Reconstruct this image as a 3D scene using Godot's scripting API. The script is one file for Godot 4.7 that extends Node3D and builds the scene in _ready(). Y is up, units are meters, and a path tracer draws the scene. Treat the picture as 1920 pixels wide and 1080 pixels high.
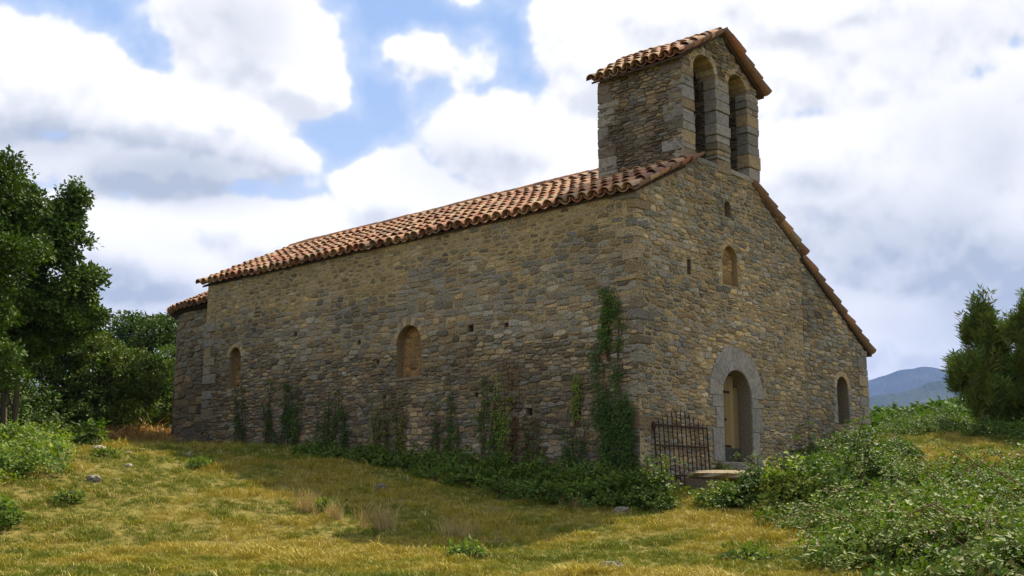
extends Node3D
# A small stone chapel with a bell tower on a grassy rise. y is up, metres; the near corner of the chapel stands at x = 0, z = 0.

const EYE := Vector3(14.384, -0.431, 19.523)
const WALL_LEN := 17.07
const AXIS := -3.65          # z of the nave's ridge
var rng := RandomNumberGenerator.new()
var taken := {}
var M := {}
var fine := FastNoiseLite.new()
var coarse := FastNoiseLite.new()
var stones := []             # every rubble stone waiting to be committed
var tiles := []              # every cover tile waiting to be committed
var chapel: Node3D

# ------------------------------------------------------------------ mesh collecting
class Shape:
	var v := PackedVector3Array()
	var n := PackedVector3Array()
	var c := PackedColorArray()
	func tri(a: Vector3, b: Vector3, d: Vector3, out: Vector3, col := Color.WHITE) -> void:
		var m := (d - a).cross(b - a)
		if m.length_squared() < 1e-14:
			return
		m = m.normalized()
		if m.dot(out) < 0.0:
			m = -m
			v.append(a); v.append(d); v.append(b)
		else:
			v.append(a); v.append(b); v.append(d)
		n.append(m); n.append(m); n.append(m)
		c.append(col); c.append(col); c.append(col)
	func quad(a: Vector3, b: Vector3, d: Vector3, e: Vector3, out: Vector3, col := Color.WHITE) -> void:
		tri(a, b, d, out, col)
		tri(a, d, e, out, col)
	func smooth(a: Vector3, b: Vector3, d: Vector3, na: Vector3, nb: Vector3, nd: Vector3, col := Color.WHITE) -> void:
		if (d - a).cross(b - a).dot(na) < 0.0:
			v.append(a); v.append(d); v.append(b)
			n.append(na); n.append(nd); n.append(nb)
		else:
			v.append(a); v.append(b); v.append(d)
			n.append(na); n.append(nb); n.append(nd)
		c.append(col); c.append(col); c.append(col)
	func add(o: Shape) -> void:
		v.append_array(o.v); n.append_array(o.n); c.append_array(o.c)
	func mesh() -> ArrayMesh:
		var arrays := []
		arrays.resize(Mesh.ARRAY_MAX)
		arrays[Mesh.ARRAY_VERTEX] = v
		arrays[Mesh.ARRAY_NORMAL] = n
		arrays[Mesh.ARRAY_COLOR] = c
		var m := ArrayMesh.new()
		if v.size() > 0:
			m.add_surface_from_arrays(Mesh.PRIMITIVE_TRIANGLES, arrays)
		return m

func numbered(called: String) -> String:
	var k: int = taken.get(called, 0)
	taken[called] = k + 1
	return called if k == 0 else "%s_%03d" % [called, k]

func thing(called: String, label: String, category: String, at := Vector3.ZERO, group := "") -> Node3D:
	var o := Node3D.new()
	o.name = numbered(called)
	add_child(o)
	o.position = at
	o.set_meta("label", label)
	o.set_meta("category", category)
	if group != "":
		o.set_meta("group", group)
	return o

func part(called: String, m: Mesh, mat: Material, parent: Node3D, kind := "") -> MeshInstance3D:
	var o := MeshInstance3D.new()
	o.name = called
	o.mesh = m
	o.material_override = mat
	parent.add_child(o, true)
	if kind != "":
		o.set_meta("kind", kind)
	return o

func many(called: String, m: Mesh, mat: Material, parent: Node3D, xf: Array, cols: PackedColorArray, kind := "") -> MeshInstance3D:
	# one mesh of many copies of a small one, each in its own colour
	var src := m.surface_get_arrays(0)
	var sv: PackedVector3Array = src[Mesh.ARRAY_VERTEX]
	var sn: PackedVector3Array = src[Mesh.ARRAY_NORMAL]
	var sc: PackedColorArray = src[Mesh.ARRAY_COLOR]
	var st := Shape.new()
	for i in xf.size():
		var t: Transform3D = xf[i]
		st.v.append_array(t * sv)
		st.n.append_array(Transform3D(t.basis.orthonormalized(), Vector3.ZERO) * sn)
		var tint := cols[i]
		for c in sc:
			st.c.append(Color(c.r * tint.r, c.g * tint.g, c.b * tint.b))
	return part(called, st.mesh(), mat, parent, kind)

func strewn(called: String, m: Mesh, mat: Material, xf: Array, cols: PackedColorArray) -> MultiMeshInstance3D:
	var mm := MultiMesh.new()
	mm.transform_format = MultiMesh.TRANSFORM_3D
	mm.use_colors = true
	mm.mesh = m
	mm.instance_count = xf.size()
	for i in xf.size():
		mm.set_instance_transform(i, xf[i])
		mm.set_instance_color(i, cols[i])
	var o := MultiMeshInstance3D.new()
	o.name = called
	o.multimesh = mm
	o.material_override = mat
	add_child(o, true)
	o.set_meta("kind", "stuff")
	return o

# ------------------------------------------------------------------ materials
func noise_image(seed_: int, freq: float, octaves: int, size: int, kind := FastNoiseLite.TYPE_SIMPLEX_SMOOTH) -> Image:
	var f := FastNoiseLite.new()
	f.seed = seed_
	f.noise_type = kind
	f.frequency = freq
	f.fractal_octaves = octaves
	var im := f.get_seamless_image(size, size)
	im.convert(Image.FORMAT_L8)
	return im

func ramp_texture(im: Image, im2: Image, ramp: Gradient, share := 0.5) -> ImageTexture:
	var lut := PackedByteArray()
	for i in 256:
		var c := ramp.sample(i / 255.0)
		lut.append(int(c.r * 255)); lut.append(int(c.g * 255)); lut.append(int(c.b * 255))
	var a := im.get_data()
	var b := im2.get_data()
	var out := PackedByteArray()
	out.resize(a.size() * 3)
	for i in a.size():
		var k := int(a[i] * (1.0 - share) + b[i] * share) * 3
		out[i * 3] = lut[k]; out[i * 3 + 1] = lut[k + 1]; out[i * 3 + 2] = lut[k + 2]
	return ImageTexture.create_from_image(Image.create_from_data(im.get_width(), im.get_height(), false, Image.FORMAT_RGB8, out))

func grad(stops: Array) -> Gradient:
	var g := Gradient.new()
	var at := PackedFloat32Array()
	var cols := PackedColorArray()
	for s in stops:
		at.append(s[0])
		cols.append(s[1])
	g.offsets = at
	g.colors = cols
	return g

func normal_texture(im: Image, strength: float) -> ImageTexture:
	var c: Image = im.duplicate()
	c.convert(Image.FORMAT_RGBA8)
	c.bump_map_to_normal_map(strength)
	return ImageTexture.create_from_image(c)

func surface(col: Color, tex: Texture2D, norm: Texture2D, scale_: float, rough: float, vertex := false, bump := 1.0) -> StandardMaterial3D:
	var m := StandardMaterial3D.new()
	m.albedo_color = col.linear_to_srgb()
	m.albedo_texture = tex
	m.roughness = rough
	m.metallic_specular = 0.3
	m.vertex_color_use_as_albedo = vertex
	m.uv1_triplanar = true
	m.uv1_world_triplanar = true
	m.uv1_scale = Vector3.ONE * scale_
	if norm:
		m.normal_enabled = true
		m.normal_texture = norm
		m.normal_scale = bump
	return m

func leaf_material(gloss: float, back: Color) -> StandardMaterial3D:
	var m := StandardMaterial3D.new()
	m.albedo_color = Color.WHITE
	m.vertex_color_use_as_albedo = true
	m.roughness = gloss
	m.metallic_specular = 0.24
	m.backlight_enabled = true
	m.backlight = back
	return m

func make_materials() -> void:
	var n1 := noise_image(11, 0.012, 5, 512)
	var n2 := noise_image(12, 0.06, 4, 512)
	var n3 := noise_image(13, 0.025, 6, 512)
	var n4 := noise_image(14, 0.16, 3, 512)
	var g := Color(0.5, 0.5, 0.5)
	var mottled := ramp_texture(n3, n4, grad([[0.0, Color(0.42, 0.40, 0.36)], [0.35, Color(0.66, 0.64, 0.6)], [0.5, Color(0.86, 0.85, 0.82)], [0.62, Color(0.98, 0.97, 0.93)], [0.75, Color(0.88, 0.85, 0.76)], [1.0, Color(1, 1, 0.96)]]), 0.4)
	var rough_n := normal_texture(n3, 9.0)
	var grain_n := normal_texture(n4, 5.0)
	M.stone = surface(Color.WHITE, mottled, rough_n, 1.3, 0.92, true, 0.9)
	M.mortar = surface(Color.WHITE, mottled, grain_n, 1.7, 0.97, true, 0.8)
	var soft := ramp_texture(n1, n3, grad([[0.0, Color(0.74, 0.73, 0.7)], [0.45, Color(0.9, 0.89, 0.87)], [0.6, Color(1, 1, 0.98)], [1.0, Color(0.93, 0.9, 0.82)]]), 0.5)
	M.cut_stone = surface(Color.WHITE, soft, grain_n, 0.9, 0.88, true, 0.5)
	var lichen := ramp_texture(n3, n2, grad([[0.0, Color(0.35, 0.33, 0.3)], [0.38, Color(0.72, 0.68, 0.64)], [0.52, Color(0.95, 0.93, 0.9)], [0.66, Color(1.0, 0.97, 0.9)], [0.8, Color(0.86, 0.92, 0.78)], [1.0, Color(0.95, 1.0, 0.85)]]), 0.5)
	M.tile = surface(Color.WHITE, lichen, grain_n, 1.6, 0.9, true, 0.5)
	M.tones = []
	for c in tile_tones():
		M.tones.append(surface(c, lichen, grain_n, 1.6, 0.9, false, 0.5))
	M.deck = surface(Color(0.11, 0.075, 0.05), mottled, grain_n, 1.5, 0.95)
	M.wood = surface(Color(0.50, 0.36, 0.175), ramp_texture(n2, n4, grad([[0.0, Color(0.35, 0.32, 0.3)], [0.45, Color(0.8, 0.78, 0.72)], [1.0, Color(1, 1, 0.94)]]), 0.5), grain_n, 1.0, 0.8)
	M.wood.uv1_scale = Vector3(4, 0.5, 4)
	M.wood.vertex_color_use_as_albedo = true
	M.iron = surface(Color(0.06, 0.035, 0.022), lichen, grain_n, 5.0, 0.75)
	M.iron.metallic = 0.2
	M.zinc = surface(Color(0.10, 0.095, 0.085), mottled, grain_n, 2.0, 0.6)
	M.bark = surface(Color(0.15, 0.115, 0.08), mottled, rough_n, 2.5, 0.95)
	M.bark.uv1_scale = Vector3(4, 1.2, 4)
	M.pale_bark = surface(Color(0.17, 0.145, 0.11), mottled, rough_n, 2.5, 0.95)
	M.stem = surface(Color(0.12, 0.055, 0.035), mottled, null, 3.0, 0.9)
	M.soil = surface(Color.WHITE, ramp_texture(n1, n4, grad([[0.0, Color(0.4, 0.4, 0.35)], [0.4, Color(0.75, 0.75, 0.68)], [0.6, Color(1, 0.98, 0.9)], [1.0, Color(0.9, 0.85, 0.7)]]), 0.6), rough_n, 0.7, 1.0, true, 1.0)
	M.far = surface(Color.WHITE, mottled, null, 0.004, 1.0, true)
	M.leaf = leaf_material(0.62, Color(0.72, 0.80, 0.36))
	M.tree_leaf = leaf_material(0.6, Color(0.52, 0.6, 0.28))
	M.gloss_leaf = leaf_material(0.58, Color(0.62, 0.72, 0.34))
	M.blade = leaf_material(0.65, Color(0.62, 0.6, 0.3))

func tile_tones() -> Array:
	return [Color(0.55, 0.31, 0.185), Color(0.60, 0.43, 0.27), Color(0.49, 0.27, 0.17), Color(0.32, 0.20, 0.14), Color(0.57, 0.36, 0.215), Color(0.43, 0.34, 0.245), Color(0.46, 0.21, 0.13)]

# ------------------------------------------------------------------ the lie of the land
func along(t: Array, x: float) -> float:
	if x <= t[0][0]:
		return t[0][1]
	for i in t.size() - 1:
		if x <= t[i + 1][0]:
			return lerpf(t[i][1], t[i + 1][1], (x - t[i][0]) / (t[i + 1][0] - t[i][0]))
	return t[-1][1]

const RISE := [[-60.0, 2.6], [-30.0, 1.75], [-17.0, 1.05], [-12.0, 0.8], [-7.0, 0.22], [0.0, -0.5], [8.0, -1.0], [20.0, -1.4], [60.0, -3.0]]

func land(x: float, z: float) -> float:
	var k := smoothstep(-13.0, 1.0, x)
	var p := along(RISE, x)
	if z >= 0.0:
		p -= z * (0.03 + 0.09 * k)
	else:
		p -= maxf(z, -24.0) * (0.03 + 0.07 * k)
	if p < -1.3:
		p = -1.3 + (p + 1.3) * 0.3
	p += coarse.get_noise_2d(x * 9.0, z * 9.0) * 0.07 + fine.get_noise_2d(x * 30.0, z * 30.0) * 0.03
	var far := Vector2(x, z).length()
	if far > 40.0:
		p = lerpf(p, -10.0 - smoothstep(150.0, 1500.0, far) * 40.0, smoothstep(45.0, 150.0, far))
		p += 23.5 * exp(-Vector2(x + 21.0, z + 147.0).length_squared() / 3600.0) * smoothstep(40.0, 70.0, far)
		p += coarse.get_noise_2d(x * 0.4, z * 0.4) * 2.5 * smoothstep(60.0, 200.0, far)
	return p

func make_ground() -> void:
	var xs := PackedFloat32Array()
	var zs := PackedFloat32Array()
	var out := PackedFloat32Array()
	var s := 0.6
	var d := 0.0
	while d < 9000.0:
		s *= 1.22
		d += s
		out.append(d)
	for i in range(out.size() - 1, -1, -1):
		xs.append(-44.0 - out[i])
		zs.append(-34.0 - out[i])
	for i in 141:
		xs.append(-44.0 + i * 0.5)
	for i in 115:
		zs.append(-34.0 + i * 0.5)
	for i in out.size():
		xs.append(26.0 + out[i])
		zs.append(23.0 + out[i])
	var w := xs.size()
	var hgt := PackedFloat32Array()
	hgt.resize(w * zs.size())
	for j in zs.size():
		for i in w:
			hgt[j * w + i] = land(xs[i], zs[j])
	var v := PackedVector3Array()
	var n := PackedVector3Array()
	var c := PackedColorArray()
	var idx := PackedInt32Array()
	for j in zs.size():
		for i in w:
			var a := maxi(i - 1, 0)
			var b := mini(i + 1, w - 1)
			var e := maxi(j - 1, 0)
			var f := mini(j + 1, zs.size() - 1)
			v.append(Vector3(xs[i], hgt[j * w + i], zs[j]))
			n.append(Vector3(-(hgt[j * w + b] - hgt[j * w + a]) / (xs[b] - xs[a]), 1.0, -(hgt[f * w + i] - hgt[e * w + i]) / (zs[f] - zs[e])).normalized())
			var t := coarse.get_noise_2d(xs[i] * 14.0, zs[j] * 14.0) * 0.5 + 0.5
			var col := Color(0.17, 0.155, 0.03).lerp(Color(0.24, 0.19, 0.06), t)
			if absf(xs[i]) > 60.0 or zs[j] < -50.0:
				col = Color(0.05, 0.075, 0.022)
			c.append(col)
			if i > 0 and j > 0:
				var k := j * w + i
				idx.append_array([k - w - 1, k - w, k, k - w - 1, k, k - 1])
	var arrays := []
	arrays.resize(Mesh.ARRAY_MAX)
	arrays[Mesh.ARRAY_VERTEX] = v
	arrays[Mesh.ARRAY_NORMAL] = n
	arrays[Mesh.ARRAY_COLOR] = c
	arrays[Mesh.ARRAY_INDEX] = idx
	var m := ArrayMesh.new()
	m.add_surface_from_arrays(Mesh.PRIMITIVE_TRIANGLES, arrays)
	part("ground", m, M.soil, self, "structure")

func make_mountain(called: String, profile: Array, dist: float, deep: float, col: Color, seed_: int) -> void:
	# a heightfield ridge: profile is [azimuth in degrees from -z towards -x, height angle in degrees] as the eye sees its crest
	var f := FastNoiseLite.new()
	f.seed = seed_
	f.frequency = 0.0011
	f.fractal_octaves = 6
	var st := Shape.new()
	var cols := 120
	var rows := 26
	var at := []
	for j in rows + 1:
		var row := []
		for i in cols + 1:
			var az: float = lerpf(profile[0][0], profile[-1][0], float(i) / cols)
			var el := along(profile, az)
			var t := float(j) / rows * 2.0 - 1.0
			var dd := dist + t * deep
			var p := EYE + Vector3(-sin(deg_to_rad(az)), 0, -cos(deg_to_rad(az))) * dd
			var top := dist * tan(deg_to_rad(el))
			var sh := pow(maxf(0.0, 1.0 - absf(t)), 0.85)
			p.y = -60.0 + (top + 60.0) * sh + f.get_noise_2d(p.x, p.z) * 90.0 * (1.0 - sh) + f.get_noise_2d(p.x * 4.0, p.z * 4.0) * 14.0
			row.append(p)
		at.append(row)
	for j in rows:
		for i in cols:
			st.quad(at[j][i], at[j][i + 1], at[j + 1][i + 1], at[j + 1][i], Vector3.UP, col)
	part(called, st.mesh(), M.far, self, "structure")

# ------------------------------------------------------------------ sky
var billow := FastNoiseLite.new()
var wide := FastNoiseLite.new()
# clouds in view, in hundredths of the field: x to the right, y down from the top, radii, weight
const PUFFS := [[4.4, 0.9, 2.0, 1.5, 1.0], [5.5, 1.75, 1.0, 0.95, 0.9], [0.9, 2.15, 2.1, 1.15, 1.0], [3.4, 2.5, 2.8, 0.95, 1.0], [2.6, 3.35, 2.6, 0.7, 0.8], [5.4, 2.95, 0.9, 0.5, 0.5], [-2.5, 2.6, 2.6, 1.6, 0.9],
	[2.4, 4.95, 3.0, 1.15, 1.0], [5.2, 4.55, 2.4, 1.15, 1.0], [7.1, 3.75, 1.2, 0.95, 1.0], [8.2, 4.6, 3.0, 1.5, 1.0], [9.7, 2.7, 1.7, 1.25, 1.0], [11.3, 1.1, 1.5, 1.5, 1.0], [12.6, 0.4, 2.4, 2.0, 1.0], [11.8, 3.2, 3.2, 1.6, 1.0],
	[16.0, 0.6, 4.0, 2.4, 1.0], [15.2, 3.2, 3.4, 2.1, 1.0], [17.8, 4.3, 3.4, 2.8, 1.0], [17.0, 6.6, 4.2, 1.7, 0.9], [21.5, 3.0, 3.5, 4.5, 0.9], [8.0, 1.1, 0.75, 0.5, 0.3], [8.9, 1.35, 0.65, 0.6, 0.28], [8.6, 0.05, 0.7, 0.3, 0.25], [2.0, 6.3, 4.6, 1.1, 0.7]]
const THIN := [[15.4, 0.25, 0.8, 0.45, 0.9], [15.3, 2.4, 1.2, 0.32, 0.8], [14.9, 1.1, 0.9, 0.35, 0.8], [16.2, 0.85, 0.6, 0.25, 0.7], [6.3, 2.75, 0.9, 0.4, 0.7], [5.2, 3.78, 1.3, 0.3, 0.9]]
const GREY := [[4.2, 0.75, 1.3, 0.8, 0.5], [3.2, 3.5, 2.5, 0.7, 0.95], [1.2, 3.2, 1.7, 0.6, 0.6], [16.6, 4.9, 2.4, 1.4, 0.6], [18.4, 5.8, 2.8, 1.4, 0.85], [18.6, 3.3, 1.7, 1.2, 0.3], [15.6, 3.7, 0.9, 0.4, 0.4], [2.4, 5.8, 2.8, 0.7, 0.65], [8.9, 3.1, 1.0, 0.5, 0.2], [13.8, 4.6, 1.4, 0.8, 0.45], [17.5, 1.2, 1.8, 0.35, 0.12]]

func blobs(list: Array, x: float, y: float) -> float:
	var s := -1.0
	for b in list:
		var dx: float = (x - b[0]) / b[2]
		var dy: float = (y - b[1]) / b[3]
		s = maxf(s, b[4] * (1.0 - sqrt(dx * dx + dy * dy)))
	return s

func thickness(x: float, y: float, az: float, el: float, inside: float) -> Vector2:
	var dir := Vector3(-sin(az) * cos(el), sin(el), -cos(az) * cos(el)) * 100.0
	var n := billow.get_noise_3dv(dir)
	var cover := wide.get_noise_3dv(dir) * 0.9 + 0.08
	if inside > 0.0:
		cover = lerpf(cover, blobs(PUFFS, x, y) - smoothstep(-0.4, 1.0, blobs(THIN, x, y)) * 0.42, inside)
	return Vector2(cover + n * 0.5, n)

func sky_at(az: float, el: float) -> Color:
	var blue := Color(0.58, 0.70, 0.90).lerp(Color(0.33, 0.49, 0.80), smoothstep(0.08, 0.45, el)).lerp(Color(0.15, 0.29, 0.66), smoothstep(0.4, 1.3, el))
	var x := 9.6 - rad_to_deg(az - 0.7474) * 0.368
	var y := 5.4 - (rad_to_deg(el) - 10.32) * 0.368
	var inside := (1.0 - smoothstep(10.5, 14.5, absf(x - 9.6))) * smoothstep(-4.0, -0.8, y)
	var here := thickness(x, y, az, el, inside)
	var above := thickness(x + 0.06, y - 0.3, az, el + 0.0142, inside)
	var q := smoothstep(-0.06, 0.16, here.x)
	var veil := smoothstep(-0.3, 0.1, here.x) * 0.3
	# thick cloud above shades what lies below it; edges towards the light stay white
	var grey := smoothstep(-0.08, 0.4, above.x - here.x) * 0.5 + smoothstep(0.25, 1.0, above.x) * 0.06
	if inside > 0.0:
		grey += smoothstep(-0.3, 0.8, blobs(GREY, x, y) + here.y * 0.35) * 0.8 * inside
	if inside < 1.0:
		grey += smoothstep(0.1, 0.7, here.x) * 0.3 * (1.0 - inside)
	grey = clampf(grey - here.y * 0.12, 0.0, 1.0)
	var cloud := Color(1.0, 0.995, 1.0).lerp(Color(0.45, 0.50, 0.58), grey)
	var col := blue.lerp(cloud, maxf(q * 0.98, veil))
	col = col.lerp(Color(0.78, 0.81, 0.88), smoothstep(0.10, 0.0, el) * 0.5)
	if el < 0.0:
		col = Color(0.78, 0.81, 0.88).lerp(Color(0.2, 0.2, 0.15), clampf(-el * 6.0, 0.0, 1.0))
	return Color(col.r * 0.62, col.g * 0.61, col.b * 0.6)

func make_sky() -> PanoramaSkyMaterial:
	billow.seed = 5
	billow.frequency = 0.11
	billow.fractal_octaves = 7
	billow.fractal_gain = 0.55
	wide.seed = 8
	wide.frequency = 0.016
	wide.fractal_octaves = 3
	var low := Image.create(768, 384, false, Image.FORMAT_RGBAF)
	for j in 384:
		for i in 768:
			low.set_pixel(i, j, sky_at(wrapf(-(i + 0.5) / 768.0 * TAU, -PI, PI), (0.5 - (j + 0.5) / 384.0) * PI))
	low.resize(4096, 2048, Image.INTERPOLATE_CUBIC)
	var i0 := int((1.0 - 71.0 / 360.0) * 4096)
	var i1 := int((1.0 - 14.0 / 360.0) * 4096)
	for j in range(int((0.5 - 27.0 / 180.0) * 2048), int((0.5 + 3.0 / 180.0) * 2048)):
		for i in range(i0, i1):
			low.set_pixel(i, j, sky_at(wrapf(-(i + 0.5) / 4096.0 * TAU, -PI, PI), (0.5 - (j + 0.5) / 2048.0) * PI))
	var p := PanoramaSkyMaterial.new()
	p.panorama = ImageTexture.create_from_image(low)
	return p

# ------------------------------------------------------------------ masonry
func spot(w: Dictionary, u: float, v: float, d: float) -> Vector3:
	if w.round:
		if u < 1.43:
			return Vector3(-WALL_LEN - u, v, -0.35 + d)
		var a := (u - 1.43) / 3.3
		return Vector3(-WALL_LEN - 1.43 - sin(a) * (3.3 + d), v, AXIS + cos(a) * (3.3 + d))
	return w.o + w.U * u + Vector3.UP * v + w.N * d

func facing(w: Dictionary, u: float) -> Vector3:
	if w.round:
		var a := maxf(0.0, (u - 1.43) / 3.3)
		return Vector3(-sin(a), 0, cos(a))
	return w.N

func clip(poly: PackedVector2Array, p: Vector2, nrm: Vector2) -> PackedVector2Array:
	# keeps the side of p that nrm points away from
	var out := PackedVector2Array()
	var k := poly.size()
	for i in k:
		var a := poly[i]
		var b := poly[(i + 1) % k]
		var da := (a - p).dot(nrm)
		var db := (b - p).dot(nrm)
		if da <= 0.0:
			out.append(a)
		if (da < 0.0 and db > 0.0) or (da > 0.0 and db < 0.0):
			out.append(a + (b - a) * (da / (da - db)))
	return out

func corners_cut(poly: PackedVector2Array, t: float) -> PackedVector2Array:
	var out := PackedVector2Array()
	var k := poly.size()
	for i in k:
		var a := poly[i]
		var b := poly[(i + 1) % k]
		out.append(a.lerp(b, t))
		out.append(a.lerp(b, 1.0 - t))
	return out

func stone(st: Shape, w: Dictionary, poly: PackedVector2Array, gap: float, proud: float, back: float, bevel: float, col: Color, rough := 1.0) -> void:
	var k := poly.size()
	var mid := Vector2.ZERO
	for p in poly:
		mid += p
	mid /= k
	var tilt := Vector2(rng.randf_range(-1, 1), rng.randf_range(-1, 1)) * 0.05 * rough
	var ring := [[], [], []]
	for p in poly:
		var e := p - mid
		var l := e.length()
		var q := mid + e * maxf(0.55, 1.0 - gap / maxf(l, 0.01)) + Vector2(rng.randf_range(-1, 1), rng.randf_range(-1, 1)) * 0.008 * rough
		e = q - mid
		l = e.length()
		var q2 := mid + e * maxf(0.5, 1.0 - bevel / maxf(l, 0.01)) + Vector2(rng.randf_range(-1, 1), rng.randf_range(-1, 1)) * 0.006 * rough
		var lift := proud + tilt.dot(e) + rng.randf_range(-0.006, 0.006) * rough
		ring[0].append(spot(w, q.x, q.y, back))
		ring[1].append(spot(w, q.x, q.y, lift - bevel * 0.7))
		ring[2].append(spot(w, q2.x, q2.y, lift))
	var top := spot(w, mid.x, mid.y, proud + rng.randf_range(-0.004, 0.012) * rough)
	var nrm := facing(w, mid.x)
	var heart := spot(w, mid.x, mid.y, -0.3)
	for i in k:
		var j := (i + 1) % k
		st.quad(ring[0][i], ring[0][j], ring[1][j], ring[1][i], ring[0][i] - spot(w, mid.x, mid.y, back), col)
		st.quad(ring[1][i], ring[1][j], ring[2][j], ring[2][i], ring[1][i] - heart, col)
		st.tri(ring[2][i], ring[2][j], top, nrm, col)

func inside_poly(poly: PackedVector2Array, p: Vector2) -> bool:
	return Geometry2D.is_point_in_polygon(p, poly)

# openings are {rect, arch} in wall coordinates; arch true rounds the top
func in_opening(o: Dictionary, p: Vector2, grow: float) -> bool:
	var r: Rect2 = o.rect
	if not r.grow(grow).has_point(p):
		return false
	if o.arch:
		var rad: float = r.size.x * 0.5
		var c := Vector2(r.position.x + rad, r.end.y - rad)
		if p.y > c.y and (p - c).length() > rad + grow:
			return false
	return true

func rubble(w: Dictionary, outline: PackedVector2Array, holes: Array, zone: Callable, floor_at: Callable, parent: Node3D, mortar: Callable, grid := 0.085) -> void:
	# bed of mortar
	var lo := outline[0]
	var hi := outline[0]
	for p in outline:
		lo = lo.min(p)
		hi = hi.max(p)
	var bed := Shape.new()
	var cols := int(ceil((hi.x - lo.x) / grid))
	var rows := int(ceil((hi.y - lo.y) / grid))
	for j in rows:
		for i in cols:
			var a := lo + Vector2(i, j) * grid
			var m := a + Vector2(grid, grid) * 0.5
			if not inside_poly(outline, m) or m.y < floor_at.call(m.x) - 0.3:
				continue
			var skip := false
			for o in holes:
				if in_opening(o, m, 0.03):
					skip = true
			if skip:
				continue
			var q := []
			for e in [Vector2(0, 0), Vector2(grid, 0), Vector2(grid, grid), Vector2(0, grid)]:
				var p: Vector2 = (a + e).min(hi)
				q.append(spot(w, p.x, p.y, fine.get_noise_2d(p.x * 160.0, p.y * 160.0) * 0.008))
			bed.quad(q[0], q[1], q[2], q[3], facing(w, m.x), mortar.call(m.x, m.y))
	part("mortar", bed.mesh(), M.mortar, parent)
	# stones: cells round sites set out in uneven courses
	const FLAT := 0.42
	var sites := PackedVector2Array()
	var specs := []
	var y := lo.y
	while y < hi.y:
		var sp: Dictionary = zone.call(lerpf(lo.x, hi.x, 0.5), y)
		var rh: float = rng.randf_range(sp.low, sp.high)
		var x := lo.x - rng.randf() * 0.3
		while x < hi.x + 0.2:
			var s2: Dictionary = zone.call(x, y)
			var wd: float = rng.randf_range(s2.short, s2.long)
			var p := Vector2(x + wd * 0.5, y + rh * 0.5 + rng.randf_range(-0.16, 0.16) * rh)
			x += wd
			if rng.randf() < 0.26:
				for dy in [-0.28, 0.28]:
					sites.append(p + Vector2(rng.randf_range(-0.03, 0.03), dy * rh))
					specs.append(s2)
			else:
				sites.append(p)
				specs.append(s2)
		y += rh
	var bucket := {}
	for i in sites.size():
		var k := Vector2i((sites[i] / 0.45).floor())
		if not bucket.has(k):
			bucket[k] = PackedInt32Array()
		bucket[k].append(i)
	for i in sites.size():
		var s := sites[i]
		if s.x < lo.x - 0.1 or s.x > hi.x + 0.1 or s.y > hi.y or s.y < floor_at.call(s.x) - 0.25 or not inside_poly(outline, s):
			continue
		var skip := false
		for o in holes:
			if in_opening(o, s, 0.01):
				skip = true
		if skip:
			continue
		var ps := Vector2(s.x * FLAT, s.y)
		var cell := PackedVector2Array([ps + Vector2(-0.4, -0.3), ps + Vector2(0.4, -0.3), ps + Vector2(0.4, 0.3), ps + Vector2(-0.4, 0.3)])
		var k := Vector2i((s / 0.45).floor())
		for dy in range(-1, 2):
			for dx in range(-2, 3):
				for j in bucket.get(k + Vector2i(dx, dy), PackedInt32Array()):
					if j != i:
						var e := Vector2(sites[j].x * FLAT, sites[j].y)
						cell = clip(cell, (ps + e) * 0.5, e - ps)
		for p in cell.size():
			cell[p].x /= FLAT
		var ol := outline.size()
		var turn := 1.0 if Geometry2D.is_polygon_clockwise(outline) else -1.0
		for p in ol:
			var e := outline[(p + 1) % ol] - outline[p]
			cell = clip(cell, outline[p], Vector2(-e.y, e.x) * turn)
		for o in holes:
			var r: Rect2 = o.rect
			var gaps := [r.position.x - s.x, s.x - r.end.x, r.position.y - s.y, s.y - r.end.y]
			var best: int = gaps.find(gaps.max())
			if o.arch and s.y > r.end.y - r.size.x * 0.5:
				var c := Vector2(r.position.x + r.size.x * 0.5, r.end.y - r.size.x * 0.5)
				var dd := (s - c).normalized()
				cell = clip(cell, c + dd * r.size.x * 0.5, -dd)
			elif best == 0:
				cell = clip(cell, Vector2(r.position.x, 0), Vector2.RIGHT)
			elif best == 1:
				cell = clip(cell, Vector2(r.end.x, 0), Vector2.LEFT)
			elif best == 2:
				cell = clip(cell, r.position, Vector2.DOWN)
			else:
				cell = clip(cell, r.end, Vector2.UP)
		if cell.size() < 3:
			continue
		var area := 0.0
		for p in cell.size():
			area += cell[p].cross(cell[(p + 1) % cell.size()]) * 0.5
		if absf(area) < 0.0035:
			continue
		var sp: Dictionary = specs[i]
		var st := Shape.new()
		var col: Color = pick(sp.tones)
		var weather := coarse.get_noise_2d(s.x * 30.0 + 500.0, s.y * 24.0)
		col = col * rng.randf_range(0.72, 1.3) * (1.0 + weather * 0.45) * sp.get("bright", 1.0)
		var smear: float = clampf(1.0 + fine.get_noise_2d(s.x * 34.0, s.y * 34.0 + 77.0) * 1.9, 0.5, 2.2)
		stone(st, w, corners_cut(cell, rng.randf_range(0.06, 0.2)), sp.gap * smear * rng.randf_range(0.6, 1.6), sp.proud * rng.randf_range(0.4, 1.7), -0.03, 0.022, col)
		var at := spot(w, s.x, s.y, 0.0)
		stones.append({"shape": st, "parent": parent, "size": absf(area) / (at - EYE).length_squared() * absf((EYE - at).normalized().dot(facing(w, s.x)))})

func pick(tones: Array) -> Color:
	return tones[mini(int(rng.randf() * tones.size()), tones.size() - 1)]

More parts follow.
